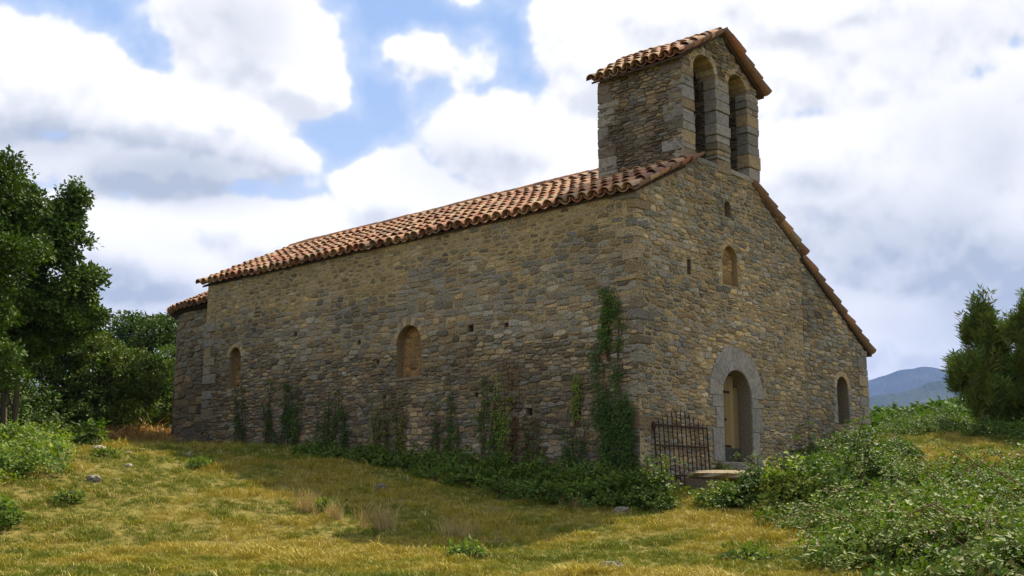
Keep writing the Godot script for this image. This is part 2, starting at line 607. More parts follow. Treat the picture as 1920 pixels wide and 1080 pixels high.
func block(lo: Vector3, hi: Vector3, cut: float, jit: float, col: Color) -> Shape:
	# a worked stone: a box with chamfered, slightly uneven edges
	var st := Shape.new()
	var mid := (lo + hi) * 0.5
	var p := {}
	for sx in [0, 1]:
		for sy in [0, 1]:
			for sz in [0, 1]:
				var cpt := Vector3(hi.x if sx else lo.x, hi.y if sy else lo.y, hi.z if sz else lo.z)
				cpt += Vector3(rng.randf_range(-jit, jit), rng.randf_range(-jit, jit), rng.randf_range(-jit, jit))
				var inn := Vector3(-cut if sx else cut, -cut if sy else cut, -cut if sz else cut) * rng.randf_range(0.7, 1.5)
				p[[sx, sy, sz, 0]] = cpt + Vector3(0, inn.y, inn.z)
				p[[sx, sy, sz, 1]] = cpt + Vector3(inn.x, 0, inn.z)
				p[[sx, sy, sz, 2]] = cpt + Vector3(inn.x, inn.y, 0)
				st.tri(p[[sx, sy, sz, 0]], p[[sx, sy, sz, 1]], p[[sx, sy, sz, 2]], cpt - mid, col)
	for s in [0, 1]:
		var o := float(s) * 2.0 - 1.0
		st.quad(p[[s, 0, 0, 0]], p[[s, 1, 0, 0]], p[[s, 1, 1, 0]], p[[s, 0, 1, 0]], Vector3(o, 0, 0), col)
		st.quad(p[[0, s, 0, 1]], p[[1, s, 0, 1]], p[[1, s, 1, 1]], p[[0, s, 1, 1]], Vector3(0, o, 0), col)
		st.quad(p[[0, 0, s, 2]], p[[1, 0, s, 2]], p[[1, 1, s, 2]], p[[0, 1, s, 2]], Vector3(0, 0, o), col)
		for t in [0, 1]:
			var o2 := float(t) * 2.0 - 1.0
			st.quad(p[[s, t, 0, 0]], p[[s, t, 1, 0]], p[[s, t, 1, 1]], p[[s, t, 0, 1]], Vector3(o, o2, 0), col)
			st.quad(p[[s, 0, t, 0]], p[[s, 1, t, 0]], p[[s, 1, t, 2]], p[[s, 0, t, 2]], Vector3(o, 0, o2), col)
			st.quad(p[[0, s, t, 1]], p[[1, s, t, 1]], p[[1, s, t, 2]], p[[0, s, t, 2]], Vector3(0, o, o2), col)
	return st

func plain_box(st: Shape, lo: Vector3, hi: Vector3, col := Color.WHITE) -> void:
	var a := lo
	var b := hi
	st.quad(Vector3(a.x, a.y, a.z), Vector3(a.x, b.y, a.z), Vector3(a.x, b.y, b.z), Vector3(a.x, a.y, b.z), Vector3.LEFT, col)
	st.quad(Vector3(b.x, a.y, a.z), Vector3(b.x, b.y, a.z), Vector3(b.x, b.y, b.z), Vector3(b.x, a.y, b.z), Vector3.RIGHT, col)
	st.quad(Vector3(a.x, a.y, a.z), Vector3(b.x, a.y, a.z), Vector3(b.x, a.y, b.z), Vector3(a.x, a.y, b.z), Vector3.DOWN, col)
	st.quad(Vector3(a.x, b.y, a.z), Vector3(b.x, b.y, a.z), Vector3(b.x, b.y, b.z), Vector3(a.x, b.y, b.z), Vector3.UP, col)
	st.quad(Vector3(a.x, a.y, a.z), Vector3(b.x, a.y, a.z), Vector3(b.x, b.y, a.z), Vector3(a.x, b.y, a.z), Vector3.FORWARD, col)
	st.quad(Vector3(a.x, a.y, b.z), Vector3(b.x, a.y, b.z), Vector3(b.x, b.y, b.z), Vector3(a.x, b.y, b.z), Vector3.BACK, col)

func prism(st: Shape, pts: Array, along_: Vector3, col := Color.WHITE) -> void:
	var mid := Vector3.ZERO
	for p in pts:
		mid += p
	mid /= pts.size()
	for i in pts.size():
		var a: Vector3 = pts[i]
		var b: Vector3 = pts[(i + 1) % pts.size()]
		st.quad(a, b, b + along_, a + along_, (a + b) * 0.5 - mid, col)
		st.tri(a, b, mid, -along_, col)
		st.tri(a + along_, b + along_, mid + along_, along_, col)

func hole_path(o: Dictionary, grow: float) -> PackedVector2Array:
	var r: Rect2 = o.rect.grow(grow)
	var out := PackedVector2Array([Vector2(r.position.x, r.position.y)])
	if o.arch:
		var rad := r.size.x * 0.5
		for i in 13:
			var a := PI - PI * i / 12.0
			out.append(Vector2(r.position.x + rad + cos(a) * rad, r.end.y - rad + sin(a) * rad))
	else:
		out.append(Vector2(r.position.x, r.end.y))
		out.append(r.end)
	out.append(Vector2(r.end.x, r.position.y))
	return out

func recess(w: Dictionary, o: Dictionary, depth: float, col: Color, parent: Node3D, called: String, open := false) -> MeshInstance3D:
	# sides of an opening, a flange behind the stones round it, and its back unless it opens into the room behind
	var st := Shape.new()
	var a := hole_path(o, 0.0)
	var b := hole_path(o, 0.16)
	var k := a.size()
	var mid: Vector2 = o.rect.get_center()
	for i in k:
		var j := (i + 1) % k
		var e := (a[i] + a[j]) * 0.5
		st.quad(spot(w, a[i].x, a[i].y, 0.0), spot(w, a[j].x, a[j].y, 0.0), spot(w, a[j].x, a[j].y, -depth), spot(w, a[i].x, a[i].y, -depth), spot(w, mid.x, mid.y, 0) - spot(w, e.x, e.y, 0), col)
		st.quad(spot(w, a[i].x, a[i].y, -0.006), spot(w, a[j].x, a[j].y, -0.006), spot(w, b[j].x, b[j].y, -0.006), spot(w, b[i].x, b[i].y, -0.006), facing(w, mid.x), col)
		if not open:
			st.tri(spot(w, a[i].x, a[i].y, -depth), spot(w, a[j].x, a[j].y, -depth), spot(w, mid.x, mid.y, -depth), facing(w, mid.x), col)
	return part(called, st.mesh(), M.mortar, parent)

func blocking(w: Dictionary, o: Dictionary, depth: float, parent: Node3D) -> void:
	# a window walled up with ochre blocks in thick mortar
	var inner := w.duplicate()
	inner.o = w.o - w.N * (depth - 0.012)
	rubble(inner, hole_path(o, 0.0), [], func(_u, _v): return {"low": 0.14, "high": 0.24, "short": 0.18, "long": 0.4, "gap": 0.02, "proud": 0.008, "tones": [Color(0.42, 0.25, 0.10), Color(0.32, 0.19, 0.085), Color(0.47, 0.31, 0.14), Color(0.27, 0.165, 0.085)]}, func(_u): return -9.0, parent, func(u, v): return Color(0.38, 0.25, 0.11) * (1.0 + fine.get_noise_2d(u * 130.0, v * 130.0) * 0.3), 0.07)

func arch_stones(w: Dictionary, o: Dictionary, wide_: float, count: int, tones: Array, proud: float, back: float, parent: Node3D, called: String, ragged := 0.0) -> void:
	var r: Rect2 = o.rect
	var rad := r.size.x * 0.5
	var c := Vector2(r.position.x + rad, r.end.y - rad)
	for i in count:
		var a0 := PI - PI * i / count
		var a1 := PI - PI * (i + 1) / count
		var big := rad + wide_ * (1.0 + rng.randf_range(-ragged, ragged))
		var poly := PackedVector2Array()
		var steps := 3
		for s in steps + 1:
			var a := lerpf(a0, a1, float(s) / steps)
			poly.append(c + Vector2(cos(a), sin(a)) * big)
		for s in steps + 1:
			var a := lerpf(a1, a0, float(s) / steps)
			poly.append(c + Vector2(cos(a), sin(a)) * rad)
		var st := Shape.new()
		stone(st, w, poly, 0.006, proud, back, 0.01, pick(tones) * rng.randf_range(0.88, 1.12), 0.25)
		part(called, st.mesh(), M.cut_stone, parent)

func jamb_stones(w: Dictionary, o: Dictionary, wide_: float, tones: Array, proud: float, back: float, parent: Node3D, called: String, tall := 0.4) -> void:
	var r: Rect2 = o.rect
	var top := r.end.y - (r.size.x * 0.5 if o.arch else 0.0)
	for side in [0, 1]:
		var y := r.position.y
		var k := 0
		while y < top - 0.01:
			var h := minf(rng.randf_range(0.75, 1.25) * tall, top - y)
			if top - y - h < tall * 0.35:
				h = top - y
			var wd := wide_ * (1.0 if k % 2 == side else 0.68)
			var x0 := r.position.x - wd if side == 0 else r.end.x
			var st := Shape.new()
			stone(st, w, PackedVector2Array([Vector2(x0, y), Vector2(x0 + wd, y), Vector2(x0 + wd, y + h), Vector2(x0, y + h)]), 0.006, proud, back, 0.01, pick(tones) * rng.randf_range(0.88, 1.12), 0.25)
			part(called, st.mesh(), M.cut_stone, parent)
			y += h
			k += 1

# ------------------------------------------------------------------ roofs
var tile_mesh: ArrayMesh
var ridge_mesh: ArrayMesh

func barrel(low_r: float, high_r: float, length: float, thick: float, rise: float) -> ArrayMesh:
	var st := Shape.new()
	var seg := 6
	for i in seg:
		var a0 := PI * (0.03 + 0.94 * i / seg)
		var a1 := PI * (0.03 + 0.94 * (i + 1) / seg)
		var d0 := Vector3(cos(a0), sin(a0) * rise, 0)
		var d1 := Vector3(cos(a1), sin(a1) * rise, 0)
		var up := Vector3(0, 0, -length)
		st.smooth(d0 * low_r, d1 * low_r, d1 * high_r + up, d0, d1, d1)
		st.smooth(d0 * low_r, d1 * high_r + up, d0 * high_r + up, d0, d1, d0)
		var li := low_r - thick
		var hi := high_r - thick
		st.smooth(d0 * li, d1 * li, d1 * hi + up, -d0, -d1, -d1)
		st.smooth(d0 * li, d1 * hi + up, d0 * hi + up, -d0, -d1, -d0)
		st.quad(d0 * low_r, d1 * low_r, d1 * li, d0 * li, Vector3.BACK)
	st.quad(Vector3(low_r, 0, 0), Vector3(low_r - thick, 0, 0), Vector3(high_r - thick, 0, -length), Vector3(high_r, 0, -length), Vector3.DOWN)
	st.quad(Vector3(-low_r, 0, 0), Vector3(-low_r + thick, 0, 0), Vector3(-high_r + thick, 0, -length), Vector3(-high_r, 0, -length), Vector3.DOWN)
	return st.mesh()

func tile_slope(parent: Node3D, start: Vector3, run: Vector3, up: Vector3, cols: int, pitch: float, slope_len: float, pans: Array, pan_cols: PackedColorArray, worn_shaded: float, skip: Variant = null, pave := 0.47) -> void:
	# start: lower corner at deck level; run: unit vector along the eave; up: unit vector up the slope
	var nrm := run.cross(up).normalized()
	if nrm.y < 0.0:
		nrm = -nrm
	var rows := maxi(1, int(ceil((slope_len - 0.58) / pave)) + 1)
	var bs := Basis(nrm.cross(-up), nrm, -up).orthonormalized()
	var tones := tile_tones()
	for i in cols:
		var sway := fine.get_noise_2d(i * 31.0, start.x * 7.0) * 0.03
		for j in rows:
			var y := minf(j * pave, slope_len - 0.58) + sway + rng.randf_range(-0.02, 0.02) - (rng.randf_range(0.03, 0.1) if rng.randf() < 0.05 else 0.0)
			for pan in [false, true]:
				var p := start + run * ((i + (0.5 if pan else 0.0)) * pitch + rng.randf_range(-0.012, 0.012)) + up * y
				if j == 0 and not pan:
					p -= up * rng.randf_range(0.02, 0.07)
				p += nrm * coarse.get_noise_2d(p.x * 20.0, p.z * 20.0) * 0.06
				if skip != null and skip.call(p):
					continue
				var b := bs.rotated(nrm, rng.randf_range(-0.05, 0.05)).rotated(run, rng.randf_range(-0.01, 0.01))
				b = b * Basis(Vector3.RIGHT, -0.055)
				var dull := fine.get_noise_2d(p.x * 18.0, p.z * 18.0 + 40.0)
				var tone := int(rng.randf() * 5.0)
				if rng.randf() < worn_shaded + dull * 0.35:  # share of darker tiles: wear, and on right slopes painted verge shade
					tone = 3 if rng.randf() < 0.45 + worn_shaded * 0.5 else 5
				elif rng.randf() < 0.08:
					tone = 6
				if pan:
					pans.append(Transform3D(b * Basis(Vector3.BACK, PI), p + nrm * 0.17))
					pan_cols.append(tones[tone])
				else:
					tiles.append({"xf": Transform3D(b, p + nrm * 0.085), "tone": tone, "parent": parent, "d": (p - EYE).length()})

func flat_slab(parent: Node3D, a: Vector3, b: Vector3, c: Vector3, d: Vector3, thick: float) -> void:
	var st := Shape.new()
	prism(st, [a, b, c, d], Vector3(0, -thick, 0))
	part("deck", st.mesh(), M.deck, parent)

# ------------------------------------------------------------------ plants
func cluster(count: int, long: float, wide_: float, radius: float, flat: float, seed_: int, droop := 0.0) -> ArrayMesh:
	var r := RandomNumberGenerator.new()
	r.seed = seed_
	var st := Shape.new()
	for i in count:
		var at := Vector3(r.randf_range(-1, 1), r.randf_range(-0.6, 0.6), r.randf_range(-1, 1)) * radius
		var dir := Vector3(r.randf_range(-1, 1), r.randf_range(-0.4, 0.5) - droop, r.randf_range(-1, 1)).normalized()
		var nrm := (Vector3(r.randf_range(-1, 1), 0, r.randf_range(-1, 1)) * flat + Vector3.UP).normalized()
		var side := dir.cross(nrm).normalized()
		nrm = side.cross(dir).normalized()
		if nrm.y < 0:
			nrm = -nrm
		var l := long * r.randf_range(0.65, 1.25)
		var w := wide_ * r.randf_range(0.7, 1.2)
		var a := at
		var b := at + dir * l * 0.45 + side * w * 0.5 + nrm * w * 0.16
		var c := at + dir * l
		var d := at + dir * l * 0.45 - side * w * 0.5 + nrm * w * 0.16
		var col := Color.WHITE * r.randf_range(0.72, 1.2)
		st.tri(a, b, c, nrm, col)
		st.tri(a, c, d, nrm, col)
	return st.mesh()

func spray(count: int, long: float, wide_: float, seed_: int) -> ArrayMesh:
	# an upright feathery shoot with narrow leaves
	var r := RandomNumberGenerator.new()
	r.seed = seed_
	var st := Shape.new()
	for i in count:
		var h := r.randf()
		var at := Vector3(r.randf_range(-0.05, 0.05), h * 0.45, r.randf_range(-0.05, 0.05))
		var a := r.randf() * TAU
		var dir := Vector3(cos(a), r.randf_range(0.5, 1.6), sin(a)).normalized()
		var side := dir.cross(Vector3(r.randf_range(-1, 1), 0.3, r.randf_range(-1, 1))).normalized()
		var l := long * r.randf_range(0.6, 1.3)
		var col := Color.WHITE * r.randf_range(0.75, 1.2)
		st.tri(at, at + dir * l * 0.5 + side * wide_ * 0.5, at + dir * l, Vector3.UP, col)
		st.tri(at, at + dir * l, at + dir * l * 0.5 - side * wide_ * 0.5, Vector3.UP, col)
	return st.mesh()

func tuft(count: int, tall: float, wide_: float, radius: float, lean: float, seed_: int) -> ArrayMesh:
	var r := RandomNumberGenerator.new()
	r.seed = seed_
	var st := Shape.new()
	for i in count:
		var a := r.randf() * TAU
		var at := Vector3(cos(a), 0, sin(a)) * radius * sqrt(r.randf())
		var l := tall * r.randf_range(0.45, 1.2)
		var go := Vector3(r.randf_range(-1, 1), 0, r.randf_range(-1, 1)) * lean
		var side := Vector3(cos(a + 1.7), 0, sin(a + 1.7)) * wide_ * 0.5
		var m := at + Vector3.UP * l * 0.55 + go * l * 0.3
		var t := at + Vector3.UP * l * (1.0 - go.length() * 0.25) + go * l
		var col := Color.WHITE * r.randf_range(0.7, 1.25)
		var f := side.cross(Vector3.UP)
		st.tri(at - side, at + side, m + side * 0.8, f, col)
		st.tri(at - side, m + side * 0.8, m - side * 0.8, f, col)
		st.tri(m - side * 0.8, m + side * 0.8, t, f, col)
	return st.mesh()

func tube(st: Shape, pts: Array, radii: Array, sides := 6, col := Color.WHITE) -> void:
	var rings := []
	var norms := []
	for i in pts.size():
		var t: Vector3 = (pts[mini(i + 1, pts.size() - 1)] - pts[maxi(i - 1, 0)]).normalized()
		var x := t.cross(Vector3(0.31, 0.17, 0.93)).normalized()
		var y := t.cross(x)
		var ring := []
		var nn := []
		for k in sides:
			var a := TAU * k / sides
			var d := x * cos(a) + y * sin(a)
			nn.append(d)
			ring.append(pts[i] + d * radii[i])
		rings.append(ring)
		norms.append(nn)
	for i in pts.size() - 1:
		for k in sides:
			var q := (k + 1) % sides
			st.smooth(rings[i][k], rings[i][q], rings[i + 1][q], norms[i][k], norms[i][q], norms[i + 1][q], col)
			st.smooth(rings[i][k], rings[i + 1][q], rings[i + 1][k], norms[i][k], norms[i + 1][q], norms[i + 1][k], col)

func turned(up: Vector3, s: float) -> Basis:
	var u := up.normalized()
	var x := u.cross(Vector3(rng.randf_range(-1, 1), rng.randf_range(-1, 1), rng.randf_range(-1, 1))).normalized()
	return Basis(x * s, u * s, x.cross(u) * s)

var leafy := {}

func shade_of(tones: Array) -> Color:
	var a: Color = pick(tones)
	var b: Color = pick(tones)
	return a.lerp(b, rng.randf()) * rng.randf_range(0.8, 1.2)

func bush(called: String, label: String, category: String, group: String, at: Vector3, size: Vector3, mesh_key: String, mat: Material, tones: Array, dense := 60.0, scale_ := 1.0) -> Node3D:
	var o := thing(called, label, category, at, group)
	var st := Shape.new()
	for i in 5:
		var a := TAU * i / 5.0 + rng.randf()
		var tip := Vector3(cos(a) * size.x * 0.5, size.y * rng.randf_range(0.5, 0.8), sin(a) * size.z * 0.5)
		tube(st, [Vector3(cos(a) * 0.04, -0.15, sin(a) * 0.04), tip * 0.5 + Vector3.UP * 0.08, tip], [0.016, 0.011, 0.004], 4)
	part("stem", st.mesh(), M.stem, o)
	var xf := []
	var cols := PackedColorArray()
	var n := int((size.x * size.z + size.y * (size.x + size.z)) * dense)
	var off := rng.randf() * 900.0
	for i in n:
		var a := rng.randf() * TAU
		var h := rng.randf()
		var dir := Vector3(cos(a) * sqrt(1.0 - h * h), h, sin(a) * sqrt(1.0 - h * h))
		var lump := 1.0 + coarse.get_noise_3dv(dir * 70.0 + Vector3.ONE * off) * 0.75 + fine.get_noise_3dv(dir * 90.0 + Vector3.ONE * off) * 0.22
		var p := dir * size * lump * pow(rng.randf_range(0.25, 1.0), 0.4)
		p.y += 0.02
		xf.append(Transform3D(turned(dir * 0.8 + Vector3(rng.randf_range(-0.6, 0.6), 0.8, rng.randf_range(-0.6, 0.6)), scale_ * rng.randf_range(0.55, 1.45)), p))
		cols.append(shade_of(tones))
	if mesh_key == "bramble":
		for i in 5:
			var ca := Shape.new()
			var aa := rng.randf() * TAU
			var go := Vector3(cos(aa), 0, sin(aa)) * size * rng.randf_range(0.9, 1.3)
			var hh := size.y * rng.randf_range(1.05, 1.45)
			var cp := [Vector3(0, -0.05, 0), go * 0.3 + Vector3.UP * hh * 0.75, go * 0.65 + Vector3.UP * hh, go * 0.95 + Vector3.UP * hh * 0.85, go * 1.2 + Vector3.UP * hh * 0.45]
			tube(ca, cp, [0.008, 0.007, 0.006, 0.004, 0.002], 4)
			part("cane", ca.mesh(), M.stem, o)
			for k in 9:
				var f := 1.0 + rng.randf() * 2.9
				var cpos: Vector3 = cp[int(f)].lerp(cp[int(f) + 1], f - int(f))
				xf.append(Transform3D(turned(Vector3(rng.randf_range(-0.5, 0.5), 1, rng.randf_range(-0.5, 0.5)), rng.randf_range(0.4, 0.8)), cpos))
				cols.append(shade_of(tones))
	many("foliage", leafy[mesh_key], mat, o, xf, cols)
	return o

func tree(called: String, label: String, at: Vector3, group: String, lobes: Array, per: float, mesh_key: String, mat: Material, tones: Array, trunk_r: float, bark: Material, scale_ := 1.0, stems := 1, upright := 0.6) -> Node3D:
	# lobes: [centre from the foot, radii]
	var o := thing(called, label, "tree", at, group)
	var xf := []
	var cols := PackedColorArray()
	var off := rng.randf() * 900.0
	var crown_low := 1e9
	var mean := Vector3.ZERO
	for l in lobes:
		mean += l[0]
		crown_low = minf(crown_low, l[0].y - l[1].y)
	mean /= lobes.size()
	var forks := []
	for k in stems:
		var st := Shape.new()
		var foot := Vector3(rng.randf_range(-0.5, 0.5), -0.3, rng.randf_range(-0.5, 0.5)) * (1.0 if stems > 1 else 0.0) + Vector3.DOWN * 0.3
		var head := Vector3(mean.x * 0.6 + rng.randf_range(-0.5, 0.5) * (stems - 1), mean.y, mean.z * 0.6)
		var pts := []
		var rad := []
		for i in 9:
			var t := i / 8.0
			pts.append(foot.lerp(head, t) + Vector3(coarse.get_noise_2d(off + t * 60.0, k * 30.0), 0, coarse.get_noise_2d(off + 50.0, t * 60.0 + k * 30.0)) * 0.35 * t)
			rad.append(trunk_r * (1.0 - 0.62 * t) * (1.25 if i == 0 else 1.0))
		tube(st, pts, rad, 8)
		part("trunk", st.mesh(), bark, o)
		forks.append(pts)
	for l in lobes:
		var st := Shape.new()
		var pts: Array = forks[rng.randi() % forks.size()]
		var from: Vector3 = pts[clampi(int(l[0].y / maxf(mean.y, 0.1) * 5.0), 2, 7)]
		var to: Vector3 = l[0] + Vector3(0, l[1].y * 0.4, 0)
		tube(st, [from, from.lerp(to, 0.4) + Vector3(0, -0.1, 0), from.lerp(to, 0.75), to], [trunk_r * 0.5, trunk_r * 0.34, trunk_r * 0.2, trunk_r * 0.07], 5)
		for q in 4:
			var tip: Vector3 = l[0] + Vector3(rng.randf_range(-1, 1), rng.randf_range(-0.6, 0.9), rng.randf_range(-1, 1)) * l[1] * 0.85
			tube(st, [from.lerp(to, 0.6), from.lerp(tip, 0.8) + Vector3(0, 0.05, 0), tip], [trunk_r * 0.2, trunk_r * 0.1, trunk_r * 0.03], 4)
		part("limb", st.mesh(), bark, o)
		var vol: float = l[1].x * l[1].y + l[1].y * l[1].z + l[1].x * l[1].z
		var clumps := []
		for q in int(clampf(vol * 5.0, 7.0, 26.0)):
			var cd := Vector3(rng.randfn(), rng.randfn() + 0.15, rng.randfn()).normalized()
			clumps.append([l[0] + cd * l[1] * rng.randf_range(0.55, 1.0), rng.randf_range(0.26, 0.46)])
		for i in int(vol * per):
			var d := Vector3(rng.randfn(), rng.randfn(), rng.randfn()).normalized()
			var cl: Array = clumps[rng.randi() % clumps.size()]
			var p: Vector3 = cl[0] + d * l[1] * cl[1] * Vector3(1.15, 0.8, 1.15) * pow(rng.randf(), 0.4)
			if i % 5 == 0:
				p = l[0] + d * l[1] * pow(rng.randf(), 0.5) * 0.85
			if fine.get_noise_3dv(p * 42.0 + Vector3.ONE * off) < -0.24:
				continue
			xf.append(Transform3D(turned(d * 0.5 + Vector3(rng.randf_range(-0.7, 0.7), upright, rng.randf_range(-0.7, 0.7)), scale_ * rng.randf_range(0.7, 1.3)), p))
			cols.append(shade_of(tones))
	many("crown", leafy[mesh_key], mat, o, xf, cols)
	return o

func make_leaf_meshes() -> void:
	leafy.oak = cluster(16, 0.12, 0.075, 0.17, 0.7, 21)
	leafy.bramble = cluster(9, 0.085, 0.06, 0.085, 0.55, 22)
	leafy.weed = cluster(8, 0.10, 0.04, 0.07, 0.6, 23)
	leafy.broad = cluster(10, 0.10, 0.07, 0.12, 0.6, 24)
	leafy.ivy = cluster(5, 0.075, 0.065, 0.055, 0.35, 25)
	leafy.feather = spray(30, 0.2, 0.03, 26)
	leafy.far = cluster(16, 0.32, 0.24, 0.6, 0.8, 27)
	leafy.grass = tuft(16, 0.062, 0.007, 0.08, 0.85, 31)
	leafy.grass2 = tuft(13, 0.088, 0.006, 0.075, 0.8, 32)
	leafy.straw = tuft(26, 0.42, 0.007, 0.09, 0.55, 33)

# ------------------------------------------------------------------ the chapel
const STONE_GREY := [Color(0.29, 0.265, 0.21), Color(0.25, 0.232, 0.19), Color(0.275, 0.262, 0.225), Color(0.325, 0.29, 0.22), Color(0.22, 0.205, 0.17)]
const STONE_BROWN := [Color(0.33, 0.25, 0.145), Color(0.28, 0.21, 0.125), Color(0.38, 0.285, 0.16), Color(0.24, 0.195, 0.13), Color(0.31, 0.26, 0.185)]
const STONE_OCHRE := [Color(0.46, 0.34, 0.17), Color(0.41, 0.30, 0.16), Color(0.36, 0.285, 0.185), Color(0.45, 0.365, 0.23)]
const STONE_DARK := [Color(0.17, 0.14, 0.10), Color(0.20, 0.165, 0.12), Color(0.15, 0.13, 0.10), Color(0.23, 0.19, 0.135)]
const ASHLAR := [Color(0.31, 0.285, 0.24), Color(0.335, 0.305, 0.255), Color(0.285, 0.265, 0.23)]

func side_zone(u: float, v: float) -> Dictionary:
	var t := v + coarse.get_noise_2d(u * 22.0, v * 22.0) * 0.9
	if t > 4.95:
		return {"low": 0.11, "high": 0.2, "short": 0.16, "long": 0.5, "gap": 0.034, "proud": 0.008, "tones": STONE_OCHRE + STONE_OCHRE + STONE_BROWN + [Color(0.2, 0.18, 0.14), Color(0.29, 0.27, 0.22), Color(0.44, 0.36, 0.22)], "bright": 1.12}
	if t > 3.3:
		return {"low": 0.13, "high": 0.25, "short": 0.16, "long": 0.55, "gap": 0.014, "proud": 0.014, "tones": STONE_GREY + STONE_GREY + STONE_BROWN + [Color(0.19, 0.17, 0.14), Color(0.36, 0.3, 0.2)], "bright": 1.15}
	return {"low": 0.08, "high": 0.18, "short": 0.12, "long": 0.42, "gap": 0.014, "proud": 0.025, "tones": STONE_BROWN + STONE_BROWN + STONE_GREY + STONE_DARK + [Color(0.42, 0.35, 0.26)], "bright": 1.1}

func side_mortar(u: float, v: float) -> Color:
	var t := v + coarse.get_noise_2d(u * 22.0, v * 22.0) * 0.9 + fine.get_noise_2d(u * 60.0, v * 60.0) * 0.6
	var c := Color(0.31, 0.245, 0.155)
	if t > 3.2:
		c = Color(0.44, 0.35, 0.205)
	if t > 4.8:
		c = Color(0.50, 0.395, 0.21)
	return c * (1.0 + fine.get_noise_2d(u * 120.0, v * 120.0) * 0.3)

func front_zone(u: float, v: float) -> Dictionary:
	var t := coarse.get_noise_2d(u * 16.0 + 300.0, v * 16.0)
	var tones: Array = STONE_OCHRE + STONE_OCHRE + STONE_BROWN + STONE_GREY + [Color(0.45, 0.38, 0.28)]
	if u < 1.6 + t * 1.2 or v > 5.2 + t:
		tones = STONE_GREY + STONE_GREY + STONE_OCHRE + STONE_BROWN
	return {"low": 0.08, "high": 0.19, "short": 0.1, "long": 0.42, "gap": 0.019, "proud": 0.019, "tones": tones, "bright": 1.28}

func front_mortar(u: float, v: float) -> Color:
	var t := fine.get_noise_2d(u * 40.0, v * 40.0)
	return Color(0.56, 0.44, 0.255).lerp(Color(0.42, 0.335, 0.205), smoothstep(-0.2, 0.3, t))

func lean_zone(_u: float, _v: float) -> Dictionary:
	return {"low": 0.11, "high": 0.18, "short": 0.14, "long": 0.46, "gap": 0.014, "proud": 0.02, "tones": STONE_GREY + STONE_GREY + STONE_OCHRE + STONE_BROWN, "bright": 1.2}

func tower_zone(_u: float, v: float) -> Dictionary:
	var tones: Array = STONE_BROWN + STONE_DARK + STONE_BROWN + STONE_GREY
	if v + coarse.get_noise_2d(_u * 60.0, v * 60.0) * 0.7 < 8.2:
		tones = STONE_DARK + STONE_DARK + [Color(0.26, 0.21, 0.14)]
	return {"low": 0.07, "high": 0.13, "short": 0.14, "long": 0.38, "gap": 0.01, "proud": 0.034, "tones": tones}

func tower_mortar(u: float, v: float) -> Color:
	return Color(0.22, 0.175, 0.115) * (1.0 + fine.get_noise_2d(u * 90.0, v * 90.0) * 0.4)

func apse_zone(_u: float, v: float) -> Dictionary:
	if v < 3.0:
		return {"low": 0.22, "high": 0.32, "short": 0.4, "long": 0.75, "gap": 0.012, "proud": 0.03, "tones": STONE_BROWN + STONE_DARK}
	return {"low": 0.16, "high": 0.26, "short": 0.25, "long": 0.5, "gap": 0.016, "proud": 0.026, "tones": STONE_GREY + STONE_BROWN}

func opening(u0: float, v0: float, u1: float, v1: float, arch := false) -> Dictionary:
	return {"rect": Rect2(u0, v0, u1 - u0, v1 - v0), "arch": arch}

func sub(called: String, parent: Node3D) -> Node3D:
	var o := Node3D.new()
	o.name = called
	parent.add_child(o, true)
	return o

